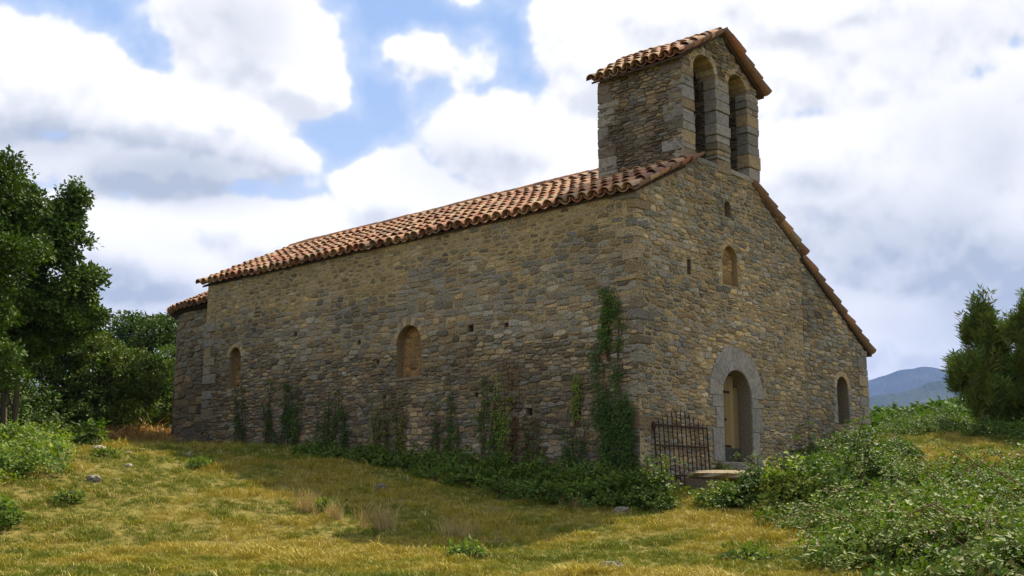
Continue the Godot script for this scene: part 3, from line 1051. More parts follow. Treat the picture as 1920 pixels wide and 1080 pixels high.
func make_walls() -> void:
	var side := {"round": false, "o": Vector3(-WALL_LEN, 0, 0), "U": Vector3.RIGHT, "N": Vector3.BACK}
	var front := {"round": false, "o": Vector3.ZERO, "U": Vector3.FORWARD, "N": Vector3.RIGHT}
	var lean := {"round": false, "o": Vector3(-0.025, 0, 0), "U": Vector3.FORWARD, "N": Vector3.RIGHT}
	var apse := {"round": true, "o": Vector3.ZERO, "U": Vector3.LEFT, "N": Vector3.BACK}
	var flank := {"round": false, "o": Vector3(-2.5, 0, -1.97), "U": Vector3.RIGHT, "N": Vector3.BACK}

	# --- long wall
	var wall := sub("side_wall", chapel)
	var niche1 := opening(-15.64 + WALL_LEN, 2.72, -15.04 + WALL_LEN, 3.98, true)
	var niche2 := opening(-7.84 + WALL_LEN, 2.5, -6.9 + WALL_LEN, 3.87, true)
	var holes := [niche1, niche2]
	var pockets := []
	for h in [[-5.1, 3.56, 0.17], [-3.9, 3.54, 0.11], [-0.72, 3.45, 0.16], [-4.88, 1.92, 0.13], [-3.15, 1.41, 0.17], [-1.71, 1.33, 0.2], [-8.6, 3.0, 0.1], [-9.4, 3.62, 0.12], [-12.3, 4.1, 0.12], [-8.3, 2.05, 0.11]]:
		var q := opening(h[0] + WALL_LEN - h[2] * 0.5, h[1] - h[2] * 0.45, h[0] + WALL_LEN + h[2] * 0.5, h[1] + h[2] * 0.5)
		pockets.append(q)
	rubble(side, PackedVector2Array([Vector2(0, -1), Vector2(WALL_LEN, -1), Vector2(WALL_LEN, 6.17), Vector2(0, 6.17)]), holes + pockets, side_zone, func(u): return land(u - WALL_LEN, 0.05), wall, side_mortar)
	for q in pockets:
		recess(side, q, 0.6, Color(0.28, 0.22, 0.14), wall, "beam_socket")
	recess(side, niche1, 0.2, Color(0.36, 0.27, 0.15), wall, "blind_window")
	blocking(side, niche1, 0.2, wall)
	arch_stones(side, niche1, 0.17, 7, STONE_OCHRE, 0.03, -0.1, wall, "arch_stone", 0.25)
	recess(side, niche2, 0.24, Color(0.36, 0.27, 0.15), wall, "blind_window")
	blocking(side, niche2, 0.24, wall)
	arch_stones(side, niche2, 0.2, 11, STONE_OCHRE + STONE_BROWN, 0.028, -0.1, wall, "arch_stone", 0.25)
	var sill := Shape.new()
	sill.add(block(Vector3(-8.0, 2.42, -0.2), Vector3(-6.78, 2.51, 0.045), 0.012, 0.008, Color(0.22, 0.17, 0.11)))
	part("sill", sill.mesh(), M.cut_stone, wall)
	var end := Shape.new()
	end.quad(Vector3(-WALL_LEN, -0.5, 0), Vector3(-WALL_LEN, 6.04, 0), Vector3(-WALL_LEN, 6.04, -0.6), Vector3(-WALL_LEN, -0.5, -0.6), Vector3.LEFT, Color(0.22, 0.17, 0.1))
	part("wall_end", end.mesh(), M.mortar, wall)

	# --- gabled front
	var face := sub("front_wall", chapel)
	var door_hole := opening(3.26, 0.28, 4.54, 2.46, true)
	var niche3 := opening(3.5, 4.53, 4.14, 5.5, true)
	var eye := opening(3.68, 6.24, 3.93, 6.64, true)
	var slit := opening(1.98, 4.56, 2.11, 4.9)
	rubble(front, PackedVector2Array([Vector2(0, -1), Vector2(7.34, -1), Vector2(7.34, 6.0), Vector2(5.4, 7.18), Vector2(1.97, 7.18), Vector2(0, 6.15)]), [door_hole, niche3, eye, slit], front_zone, func(u): return land(0.05, -u), face, front_mortar)
	rubble(front, PackedVector2Array([Vector2(1.97, 7.18), Vector2(5.4, 7.18), Vector2(5.4, 7.5), Vector2(1.97, 7.5)]), [], front_zone, func(_u): return 6.0, face, front_mortar)
	var verge := Shape.new()
	for e in [[Vector2(0.0, 6.19), Vector2(1.97, 7.165)], [Vector2(5.4, 7.0), Vector2(7.38, 5.87)]]:
		var lo: Vector2 = e[0]
		var hi: Vector2 = e[1]
		verge.quad(Vector3(0.012, lo.y, -lo.x), Vector3(0.012, hi.y, -hi.x), Vector3(0.012, hi.y - 0.16, -hi.x), Vector3(0.012, lo.y - 0.16, -lo.x), Vector3.RIGHT, Color(0.44, 0.35, 0.21))
	part("verge_mortar", verge.mesh(), M.mortar, face)
	recess(front, niche3, 0.13, Color(0.46, 0.34, 0.18), face, "blind_window")
	blocking(front, niche3, 0.13, face)
	arch_stones(front, niche3, 0.14, 5, STONE_OCHRE, 0.02, -0.08, face, "arch_stone", 0.3)
	recess(front, eye, 0.6, Color(0.3, 0.24, 0.15), face, "small_window", true)
	recess(front, slit, 0.6, Color(0.3, 0.24, 0.15), face, "slit_window", true)

	# --- door
	arch_stones(front, door_hole, 0.56, 9, ASHLAR, 0.045, -0.3, face, "voussoir", 0.04)
	jamb_stones(front, door_hole, 0.46, ASHLAR, 0.045, -0.3, face, "jamb_stone", 0.62)
	recess(front, door_hole, 0.6, Color(0.3, 0.25, 0.18), face, "doorway", true)
	part("doorstep", block(Vector3(-0.5, 0.02, -4.85), Vector3(0.16, 0.27, -2.95), 0.02, 0.012, Color(0.26, 0.22, 0.17)).mesh(), M.cut_stone, face)
	var door := sub("door", chapel)
	for i in 6:
		part("plank", block(Vector3(-0.37, 0.285, -4.5 + i * 0.208), Vector3(-0.32 + rng.randf_range(-0.004, 0.004), 2.44 if i in [2, 3] else (2.36 if i in [1, 4] else 2.1), -4.5 + i * 0.208 + 0.194), 0.008, 0.003, Color(1, 1, 1) * [0.72, 1.0, 0.82, 1.05, 0.78, 0.95][i]).mesh(), M.wood, door)
	for y in [0.64, 1.94]:
		part("hinge_strap", block(Vector3(-0.32, y, -4.1), Vector3(-0.302, y + 0.055, -3.29), 0.004, 0.002, Color.WHITE).mesh(), M.iron, door)
	part("bolt", block(Vector3(-0.32, 1.27, -3.9), Vector3(-0.28, 1.33, -3.3), 0.006, 0.002, Color.WHITE).mesh(), M.iron, door)
	part("kick_plate", block(Vector3(-0.32, 0.3, -4.5), Vector3(-0.307, 0.62, -3.28), 0.003, 0.002, Color.WHITE).mesh(), M.zinc, door)
	part("handle", block(Vector3(-0.31, 0.75, -3.52), Vector3(-0.27, 1.2, -3.47), 0.008, 0.002, Color.WHITE).mesh(), M.iron, door)

	# --- lean-to
	var aisle := sub("lean_to_wall", chapel)
	var window := opening(9.08, 1.42, 9.74, 2.72, true)
	rubble(lean, PackedVector2Array([Vector2(7.345, -1), Vector2(10.95, -1), Vector2(10.95, 3.6), Vector2(7.345, 5.8)]), [window], lean_zone, func(u): return land(0.05, -u), aisle, func(u, v): return Color(0.33, 0.27, 0.17) * (1.0 + fine.get_noise_2d(u * 90.0, v * 90.0) * 0.3))
	recess(lean, window, 0.6, Color(0.3, 0.24, 0.16), aisle, "arched_window", true)
	arch_stones(lean, window, 0.16, 5, STONE_OCHRE, 0.03, -0.3, aisle, "arch_stone", 0.2)
	jamb_stones(lean, window, 0.24, STONE_GREY, 0.028, -0.35, aisle, "jamb_stone", 0.24)

	# --- apse
	var apse_part := sub("apse_wall", chapel)
	rubble(apse, PackedVector2Array([Vector2(0, -0.2), Vector2(8.4, -0.2), Vector2(8.4, 5.55), Vector2(0, 5.55)]), [], apse_zone, func(u): return land(spot(apse, u, 0, 0).x, spot(apse, u, 0, 0).z), apse_part, func(u, v): return Color(0.30, 0.24, 0.15) * (1.0 + fine.get_noise_2d(u * 90.0, v * 90.0) * 0.3), 0.12)
	for i in 9:
		var a := 0.15 + i * 0.2
		var p := Vector3(-18.5 - sin(a) * 3.36, 0, AXIS + cos(a) * 3.36)
		var b := block(Vector3(-0.34, 0.2, -0.3), Vector3(0.34, 1.32 + rng.randf_range(-0.03, 0.03), 0.1), 0.03, 0.02, pick(STONE_BROWN))
		var o := part("plinth_stone", b.mesh(), M.stone, apse_part)
		o.position = p
		o.rotation.y = -a

	# --- corner stones
	var corner := sub("quoins", chapel)
	var y := -0.7
	var k := 0
	while y < 6.0:
		var h := minf(rng.randf_range(0.14, 0.34), 6.1 - y)
		var lx := rng.randf_range(0.36, 0.6) if k % 2 == 0 else rng.randf_range(0.2, 0.3)
		var lz := rng.randf_range(0.2, 0.32) if k % 2 == 0 else rng.randf_range(0.36, 0.62)
		if rng.randf() < 0.72:
			part("quoin", block(Vector3(-lx, y + 0.006, -lz), Vector3(0.034, y + h - 0.006, 0.028), 0.02, 0.018, pick(STONE_GREY + STONE_BROWN + STONE_OCHRE) * rng.randf_range(0.8, 1.2)).mesh(), M.stone, corner)
		y += h
		k += 1
	y = 0.6
	k = 0
	while y < 5.9:
		var h := minf(rng.randf_range(0.2, 0.4), 6.0 - y)
		var lx := rng.randf_range(0.5, 0.7) if k % 2 == 0 else rng.randf_range(0.28, 0.36)
		if rng.randf() < 0.6:
			part("quoin", block(Vector3(-WALL_LEN - 0.03, y + 0.006, -0.34 if k % 2 == 0 else -0.6), Vector3(-WALL_LEN + lx, y + h - 0.006, 0.045), 0.016, 0.011, pick(STONE_GREY + STONE_BROWN)).mesh(), M.cut_stone, corner)
		y += h
		k += 1
	y = 0.3
	k = 0
	while y < 3.5:
		var h := minf(rng.randf_range(0.18, 0.34), 3.58 - y)
		var lz := rng.randf_range(0.5, 0.7) if k % 2 == 0 else rng.randf_range(0.28, 0.36)
		part("quoin", block(Vector3(-0.4, y + 0.006, -10.98), Vector3(0.022, y + h - 0.006, -10.98 + lz), 0.014, 0.01, pick(STONE_GREY + STONE_OCHRE)).mesh(), M.cut_stone, corner)
		y += h
		k += 1

	# --- bell tower
	var tower := sub("bell_tower", chapel)
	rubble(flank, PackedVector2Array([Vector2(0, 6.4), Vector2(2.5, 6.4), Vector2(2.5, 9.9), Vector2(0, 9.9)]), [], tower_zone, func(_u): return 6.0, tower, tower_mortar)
	var arch1 := opening(2.42, 7.5, 3.39, 10.16, true)
	var arch2 := opening(3.98, 7.5, 4.86, 10.08, true)
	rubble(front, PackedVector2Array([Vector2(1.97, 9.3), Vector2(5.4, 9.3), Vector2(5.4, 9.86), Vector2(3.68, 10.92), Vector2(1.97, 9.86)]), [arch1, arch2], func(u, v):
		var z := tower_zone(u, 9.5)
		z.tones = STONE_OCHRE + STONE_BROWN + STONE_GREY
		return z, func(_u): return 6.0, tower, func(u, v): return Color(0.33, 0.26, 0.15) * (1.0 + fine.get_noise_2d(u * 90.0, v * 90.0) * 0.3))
	arch_stones(front, arch1, 0.17, 11, STONE_BROWN + STONE_OCHRE, 0.036, -0.5, tower, "arch_stone", 0.2)
	arch_stones(front, arch2, 0.17, 11, STONE_BROWN + STONE_OCHRE, 0.036, -0.5, tower, "arch_stone", 0.2)
	for pier in [[1.955, 2.42], [3.39, 3.98], [4.86, 5.41]]:
		var py := 7.3
		while py < 9.66:
			var h := minf(rng.randf_range(0.1, 0.36), 9.7 - py)
			var split := 1 if h > 0.16 or pier[1] - pier[0] < 0.5 else 2
			for s in split:
				var z0: float = lerpf(pier[0], pier[1], float(s) / split)
				var z1: float = lerpf(pier[0], pier[1], float(s + 1) / split)
				var jut := rng.randf_range(-0.012, 0.022)
				part("pier_stone", block(Vector3(-0.32, py + 0.006, -z1 - jut * 0.5), Vector3(0.035 + jut, py + h - 0.005, -z0 + jut), 0.014, 0.009, pick(STONE_GREY + ASHLAR + STONE_BROWN)).mesh(), M.cut_stone, tower)
			py += h
	# the linings of the two bell openings: rubble cheeks and backs
	for a in [[arch1, -3.41], [arch2, -4.88]]:
		var cheek := {"round": false, "o": Vector3(-1.5, 0, a[1] - 0.01), "U": Vector3.RIGHT, "N": Vector3.BACK}
		rubble(cheek, PackedVector2Array([Vector2(0, 7.45), Vector2(1.22, 7.45), Vector2(1.22, 10.2), Vector2(0, 10.2)]), [], func(u, _v): return tower_zone(u, 7.0), func(_u): return 6.0, tower, tower_mortar, 0.15)  # cheek stones kept to the dark tones, painting shade inside the openings
		var sillst := block(Vector3(-1.5, 7.36, -a[0].rect.end.x), Vector3(0.04, 7.49, -a[0].rect.position.x), 0.012, 0.01, pick(STONE_GREY))
		part("sill", sillst.mesh(), M.cut_stone, tower)
	var beam := block(Vector3(-0.75, 8.76, -3.40), Vector3(-0.55, 8.9, -2.4), 0.01, 0.008, Color(0.2, 0.16, 0.11))
	part("stone_tie", beam.mesh(), M.cut_stone, tower)
	for s in [[-2.53, -1.95], [-0.0, -1.95]]:
		var ty := 7.0
		while ty < 9.8:
			var h := minf(rng.randf_range(0.16, 0.36), 9.84 - ty)
			var l := rng.randf_range(0.3, 0.7)
			if s[0] > -1.0 and h < 0.24:
				ty += h
				continue
			var x0: float = s[0] - 0.02 if s[0] < -1.0 else -l
			var x1: float = s[0] + l if s[0] < -1.0 else 0.02
			part("quoin", block(Vector3(x0, ty + 0.006, -2.3), Vector3(x1, ty + h - 0.006, -1.93), 0.014, 0.01, pick(STONE_GREY + STONE_DARK)).mesh(), M.cut_stone, tower)
			ty += h
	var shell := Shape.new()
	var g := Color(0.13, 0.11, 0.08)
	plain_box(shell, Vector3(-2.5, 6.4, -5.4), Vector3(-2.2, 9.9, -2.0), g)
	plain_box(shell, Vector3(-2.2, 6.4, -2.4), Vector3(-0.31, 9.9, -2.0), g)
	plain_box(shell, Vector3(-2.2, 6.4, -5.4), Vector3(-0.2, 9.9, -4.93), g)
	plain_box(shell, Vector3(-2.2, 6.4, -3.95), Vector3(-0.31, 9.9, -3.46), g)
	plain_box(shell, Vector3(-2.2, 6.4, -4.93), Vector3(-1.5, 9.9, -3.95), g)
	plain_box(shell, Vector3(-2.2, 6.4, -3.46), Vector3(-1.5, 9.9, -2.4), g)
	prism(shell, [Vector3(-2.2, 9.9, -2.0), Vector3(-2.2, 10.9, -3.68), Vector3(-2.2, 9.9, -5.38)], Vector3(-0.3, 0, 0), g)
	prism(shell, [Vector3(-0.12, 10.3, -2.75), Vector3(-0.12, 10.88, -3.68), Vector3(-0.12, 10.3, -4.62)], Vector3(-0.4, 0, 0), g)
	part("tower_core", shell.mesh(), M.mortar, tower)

	# --- the thickness of the walls, inside the facings
	var core := Shape.new()
	var inside_col := Color(0.3, 0.25, 0.17)
	prism(core, [Vector3(-16.6, -1, -0.1), Vector3(-16.6, 5.9, -0.1), Vector3(-16.6, 8.0, AXIS), Vector3(-16.6, 5.85, -7.3), Vector3(-16.6, -1, -7.3)], Vector3(-0.45, 0, 0), inside_col)
	prism(core, [Vector3(-14.6, -1, -7.2), Vector3(-14.6, 5.6, -7.2), Vector3(-14.6, 3.45, -10.9), Vector3(-14.6, -1, -10.9)], Vector3(-0.4, 0, 0), inside_col)
	plain_box(core, Vector3(-14.6, -1, -10.93), Vector3(-0.04, 3.5, -10.5), inside_col)
	plain_box(core, Vector3(-16.6, -1, -7.36), Vector3(-0.6, 5.9, -6.95), inside_col)
	part("inner_wall", core.mesh(), M.mortar, chapel)

func make_roofs() -> void:
	tile_mesh = barrel(0.162, 0.1, 0.64, 0.018, 0.98)
	ridge_mesh = barrel(0.14, 0.115, 0.46, 0.018, 0.95)
	var up := Vector3(0, 0.495, -1).normalized()
	var down := Vector3(0, 0.575, 1).normalized()
	var cap_down := Vector3(0, 0.6, 1).normalized()
	var cap_up := Vector3(0, 0.6, -1).normalized()
	# nave
	var nave := sub("nave_roof", chapel)
	flat_slab(nave, Vector3(-17.35, 6.17, 0.04), Vector3(0.04, 6.17, 0.04), Vector3(0.04, 7.155, -1.96), Vector3(-17.35, 7.155, -1.96), 0.06)
	flat_slab(nave, Vector3(-17.35, 7.156, -1.96), Vector3(-2.4, 7.156, -1.96), Vector3(-2.4, 7.99, AXIS), Vector3(-17.35, 7.99, AXIS), 0.06)
	flat_slab(nave, Vector3(-17.35, 5.8, -7.5), Vector3(0.04, 5.8, -7.5), Vector3(0.04, 7.0, -5.41), Vector3(-17.35, 7.0, -5.41), 0.06)
	flat_slab(nave, Vector3(-17.35, 7.001, -5.41), Vector3(-2.4, 7.001, -5.41), Vector3(-2.4, 7.99, AXIS), Vector3(-17.35, 7.99, AXIS), 0.06)
	var pans := []
	var pc := PackedColorArray()
	var block_tower := func(p: Vector3): return p.x > -2.5 and p.z < -2.0 and p.z > -5.35
	tile_slope(nave, Vector3(-17.3, 6.13, 0.12), Vector3.RIGHT, up, 53, 0.332, 4.2, pans, pc, 0.12, block_tower)
	tile_slope(nave, Vector3(-3.14, 5.8, -7.53), Vector3.RIGHT, down, 10, 0.332, 4.45, pans, pc, 0.85, block_tower)  # right slope: shade of the verge put into mostly dark tiles
	many("channel_tiles", tile_mesh, M.tile, nave, pans, pc, "stuff")
	var x := -17.3
	while x < -2.6:
		var o := part("ridge_tile", ridge_mesh, M.tones[[0, 2, 3, 4][rng.randi() % 4]], nave)
		o.transform = Transform3D(Basis(Vector3.UP, PI / 2 + rng.randf_range(-0.03, 0.03)) * Basis(Vector3.RIGHT, 0.04), Vector3(x, 8.11 + coarse.get_noise_1d(x * 40.0) * 0.03, AXIS))
		x += 0.385
	# lean-to
	var aisle := sub("lean_to_roof", chapel)
	flat_slab(aisle, Vector3(-15.0, 3.49, -11.22), Vector3(0.06, 3.49, -11.22), Vector3(0.06, 5.78, -7.36), Vector3(-15.0, 5.78, -7.36), 0.06)
	pans = []
	pc = PackedColorArray()
	tile_slope(aisle, Vector3(-2.5, 3.49, -11.25), Vector3.RIGHT, down, 8, 0.332, 4.4, pans, pc, 0.85)  # tiles toned dark here too, painting the shaded lean-to verge
	many("channel_tiles", tile_mesh, M.tile, aisle, pans, pc, "stuff")
	# tower
	var cap := sub("tower_roof", chapel)
	flat_slab(cap, Vector3(-2.6, 9.82, -1.78), Vector3(0.1, 9.82, -1.78), Vector3(0.1, 10.96, -3.68), Vector3(-2.6, 10.96, -3.68), 0.05)
	flat_slab(cap, Vector3(-2.6, 9.80, -5.63), Vector3(0.1, 9.80, -5.63), Vector3(0.1, 10.955, -3.68), Vector3(-2.6, 10.955, -3.68), 0.05)
	pans = []
	pc = PackedColorArray()
	tile_slope(cap, Vector3(-2.56, 9.82, -1.78), Vector3.RIGHT, cap_up, 10, 0.284, 2.22, pans, pc, 0.05)
	tile_slope(cap, Vector3(-2.56, 9.80, -5.63), Vector3.RIGHT, cap_down, 10, 0.284, 2.22, pans, pc, 0.85)  # right side of the cap, its shade painted in with dark tile tones
	many("channel_tiles", tile_mesh, M.tile, cap, pans, pc, "stuff")
	x = -2.7
	while x < -0.2:
		var o := part("ridge_tile", ridge_mesh, M.tones[[3, 5, 1][rng.randi() % 3]], cap)
		o.transform = Transform3D(Basis(Vector3.UP, PI / 2) * Basis(Vector3.RIGHT, 0.04), Vector3(x + 0.46, 11.0, -3.68))
		x += 0.385
	# apse: a fan of tiles on a half cone, with a straight bay before it
	var fan := sub("apse_roof", chapel)
	var st := Shape.new()
	var tip := Vector3(-18.5, 7.45, AXIS)
	var prev := Vector3(-17.07, 5.6, AXIS + 3.52)
	for i in 20:
		var a := i * PI / 19.0
		var p := Vector3(-18.5 - sin(a) * 3.52, 5.6, AXIS + cos(a) * 3.52)
		if i == 0:
			st.quad(prev, p, tip, Vector3(-17.07, 7.45, AXIS), Vector3(0, 1, 1))
			st.quad(prev, p, p - Vector3(0, 0.1, 0.2), prev - Vector3(0, 0.1, 0.2), Vector3(0, -1, 1))
		else:
			st.tri(prev, p, tip, p - Vector3(-18.5, 0, AXIS))
			st.quad(prev, p, p.lerp(Vector3(-18.5, 5.5, AXIS), 0.07) - Vector3(0, 0.12, 0), prev.lerp(Vector3(-18.5, 5.5, AXIS), 0.07) - Vector3(0, 0.12, 0), Vector3.DOWN)
		prev = p
	part("deck", st.mesh(), M.deck, fan)
	pans = []
	pc = PackedColorArray()
	tile_slope(fan, Vector3(-18.45, 5.6, AXIS + 3.55), Vector3.RIGHT, Vector3(0, 1.85, -3.52).normalized(), 5, 0.30, 3.9, pans, pc, 0.1)
	for i in 20:
		var a := (i + 0.5) * 0.086
		var foot := Vector3(-18.5 - sin(a) * 3.55, 5.6, AXIS + cos(a) * 3.55)
		var u := (tip - foot).normalized()
		tile_slope(fan, foot, Vector3(cos(a), 0, sin(a)), u, 1, 0.2, 3.7 if i % 2 == 0 else 1.8, pans, pc, 0.1)
	many("channel_tiles", tile_mesh, M.tile, fan, pans, pc, "stuff")

func commit_masonry() -> void:
	stones.sort_custom(func(a, b): return a.size > b.size)
	var rest := {}
	for i in stones.size():
		var s: Dictionary = stones[i]
		if i < 300:
			part("wall_stone", s.shape.mesh(), M.stone, s.parent)
		else:
			if not rest.has(s.parent):
				rest[s.parent] = Shape.new()
			rest[s.parent].add(s.shape)
	for p in rest:
		part("rubble_stones", rest[p].mesh(), M.stone, p, "stuff")
	tiles.sort_custom(func(a, b): return a.d < b.d)
	var others := {}
	var tones := tile_tones()
	for i in tiles.size():
		var t: Dictionary = tiles[i]
		if i < 300:
			part("roof_tile", tile_mesh, M.tones[t.tone], t.parent).transform = t.xf
		else:
			if not others.has(t.parent):
				others[t.parent] = [[], PackedColorArray()]
			others[t.parent][0].append(t.xf)
			var col: Color = tones[t.tone] * rng.randf_range(0.85, 1.15)
			others[t.parent][1].append(col)
	for p in others:
		many("cover_tiles", tile_mesh, M.tile, p, others[p][0], others[p][1], "stuff")

# ------------------------------------------------------------------ small things
func make_gate() -> void:
	var o := thing("iron_gate", "rusty wrought iron gate with arched top leaning against the chapel front left of the door", "gate", Vector3(0.13, land(0.13, -1.45) + 0.06, -1.46))
	var lean := Basis(Vector3.BACK, 0.05)
	var holder := o
	holder.basis = lean
	var wide_ := 2.05
	var n := 12
	for i in n + 1:
		var t := float(i) / n
		var z := lerpf(wide_ * 0.5, -wide_ * 0.5, t)
		var h := 1.3 + 0.3 * sin(PI * clampf(t * 1.05, 0, 1))
		var st := Shape.new()
		var pts := []
		var rad := []
		for k in 8:
			pts.append(Vector3(sin(k * 1.3 + i) * 0.002, h * k / 7.0, z + cos(k * 1.1 + i * 2.0) * 0.003))
			rad.append(0.019 if i in [0, n] else 0.0125)
		pts.append(Vector3(0, h + 0.07, z))
		rad.append(0.003)
		tube(st, pts, rad, 5)
		part("bar", st.mesh(), M.iron, holder)
	for y in [0.22, 0.86, 1.3]:
		var st := Shape.new()
		st.add(block(Vector3(-0.006, y - 0.019, -wide_ * 0.5), Vector3(0.02, y + 0.019, wide_ * 0.5), 0.003, 0.002, Color.WHITE))
		part("rail", st.mesh(), M.iron, holder)
	var hinge := Shape.new()
	tube(hinge, [Vector3(0, 1.18, wide_ * 0.5 + 0.01), Vector3(0.01, 1.26, wide_ * 0.5 + 0.03), Vector3(0, 1.36, wide_ * 0.5 + 0.01)], [0.03, 0.05, 0.03], 6)
	part("hinge", hinge.mesh(), M.iron, holder)

func lump(size: Vector3, seed_: int, col: Color, rough := 0.25) -> Shape:
	var f := FastNoiseLite.new()
	f.seed = seed_
	f.frequency = 0.9
	var st := Shape.new()
	var at := []
	for j in 8:
		var row := []
		for i in 12:
			var a := TAU * i / 12.0
			var b := PI * j / 7.0
			var d := Vector3(sin(b) * cos(a), cos(b), sin(b) * sin(a))
			var p := d * (1.0 + f.get_noise_3dv(d * 1.4) * rough * 2.0)
			p = Vector3(signf(p.x) * pow(absf(p.x), 0.8), signf(p.y) * pow(absf(p.y), 0.7), signf(p.z) * pow(absf(p.z), 0.8))
			row.append(p * size)
		at.append(row)
	for j in 7:
		for i in 12:
			var k := (i + 1) % 12
			st.quad(at[j][i], at[j][k], at[j + 1][k], at[j + 1][i], at[j][i] + at[j + 1][k], col)
	return st

func make_small_things() -> void:
	make_gate()
	# stone bench by the door
	var gy := land(1.0, -1.65)
	var bench := thing("stone_bench", "low bench of a broad pale slab on rough blocks below the chapel door", "bench", Vector3(1.0, gy, -1.65))
	var top := Shape.new()
	top.add(lump(Vector3(0.52, 0.12, 1.12), 71, Color(0.34, 0.28, 0.19), 0.16))
	var t := part("slab", top.mesh(), M.stone, bench)
	t.position = Vector3(0, -0.07 - gy, 0)
	for z in [0.72, -0.7]:
		var b := part("support_block", block(Vector3(-0.3, -0.25, z - 0.26), Vector3(0.33, -0.12 - gy, z + 0.26), 0.03, 0.02, Color(0.21, 0.165, 0.11)).mesh(), M.stone, bench)
		b.position = Vector3.ZERO
	var rocks := [
		[-11.44, 6.28, 0.17, "largest pale rock lying at the edge of the shrubs on the left", 0.5],
		[-10.88, 5.81, 0.08, "small pale stone in the grass right of the largest pale rock", 0.42],
		[-12.0, 7.0, 0.09, "small grey stone among the shrubs near the slim tree trunk", 0.34],
		[-7.5, 8.35, 0.12, "grey stone at the right foot of the left green shrubs", 0.3],
		[-10.24, 4.6, 0.1, "grey stone in the shaded grass before the far end of the chapel", 0.34],
		[-4.54, 3.27, 0.1, "brown stone in the shaded grass before the middle of the wall", 0.22],
		[-8.8, 6.9, 0.07, "little white stone in the sunlit grass behind the grey stone", 0.5],
		[5.1, 7.6, 0.14, "brown rough stone in the lawn at the bottom edge", 0.2],
		[1.0, 2.0, 0.12, "reddish stone at the edge of the dark weeds by the chapel corner", 0.28]]
	var k := 0
	for r in rocks:
		var col := Color(r[4], r[4] * 0.93, r[4] * 0.78)
		var o := thing("rock", r[3], "stone", Vector3(r[0], land(r[0], r[1]), r[1]), "loose stones in the grass")
		var m := part("stone_body", lump(Vector3(r[2] * 1.3, r[2] * 0.7, r[2]), 80 + k, col, 0.3).mesh(), M.stone, o)
		m.position.y = r[2] * 0.3
		k += 1

func climber(label: String, x: float, y0: float, y1: float, wide_: float, count: int, tones: Array, taper := 0.6) -> void:
	var o := thing("climbing_vine", label, "vine", Vector3(x, y0, 0.05), "creepers on the long wall")
	var lines := []
	for s in clampi(int(wide_ * 15.0), 3, 16):
		var st := Shape.new()
		var pts := []
		var rad := []
		var x0 := rng.randf_range(-0.5, 0.5) * wide_
		var tall := (y1 - y0) * (1.0 - taper * pow(rng.randf(), 1.5))
		for i in 9:
			var t := i / 8.0
			pts.append(Vector3(x0 + coarse.get_noise_2d(x * 50.0 + s * 40.0, t * 60.0) * (0.16 + 0.3 * wide_ * t), -0.2 + (tall + 0.2) * t, 0.012 + 0.01 * sin(t * 9.0)))
			rad.append(0.012 * (1.0 - t * 0.7))
		tube(st, pts, rad, 4)
		part("stem", st.mesh(), M.stem, o)
		lines.append(pts)
	var xf := []
	var cols := PackedColorArray()
	var off := rng.randf() * 700.0
	var tries := 0
	while xf.size() < count and tries < count * 8:
		tries += 1
		var k := rng.randi() % lines.size()
		var f := rng.randf() * 7.999
		var p: Vector3 = lines[k][int(f)].lerp(lines[k][int(f) + 1], f - int(f))
		if p.y < 0.0 or fine.get_noise_2d(k * 77.0 + off, p.y * 34.0) < -0.04 and taper > 0.3:
			continue
		p += Vector3(rng.randfn() * (0.045 + 0.05 * wide_), rng.randf_range(-0.05, 0.05), rng.randf_range(0.01, 0.05) + (0.12 * rng.randf() if wide_ > 0.7 else 0.0))
		var b := turned(Vector3(rng.randf_range(-0.5, 0.5), rng.randf_range(-0.1, 0.7), 1.0), rng.randf_range(0.5, 1.0))
		xf.append(Transform3D(b, p))
		cols.append(shade_of(tones))
	many("foliage", leafy.ivy, M.gloss_leaf, o, xf, cols)

const GREEN := [Color(0.085, 0.14, 0.018), Color(0.115, 0.175, 0.026), Color(0.15, 0.205, 0.03), Color(0.10, 0.155, 0.04)]
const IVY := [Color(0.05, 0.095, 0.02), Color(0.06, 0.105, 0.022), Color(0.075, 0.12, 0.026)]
const OAK := [Color(0.06, 0.105, 0.016), Color(0.075, 0.12, 0.02), Color(0.09, 0.135, 0.022)]
const LIME := [Color(0.20, 0.255, 0.034), Color(0.25, 0.28, 0.036), Color(0.16, 0.235, 0.042)]
const OLIVE := [Color(0.135, 0.15, 0.028), Color(0.10, 0.12, 0.022), Color(0.17, 0.165, 0.032)]

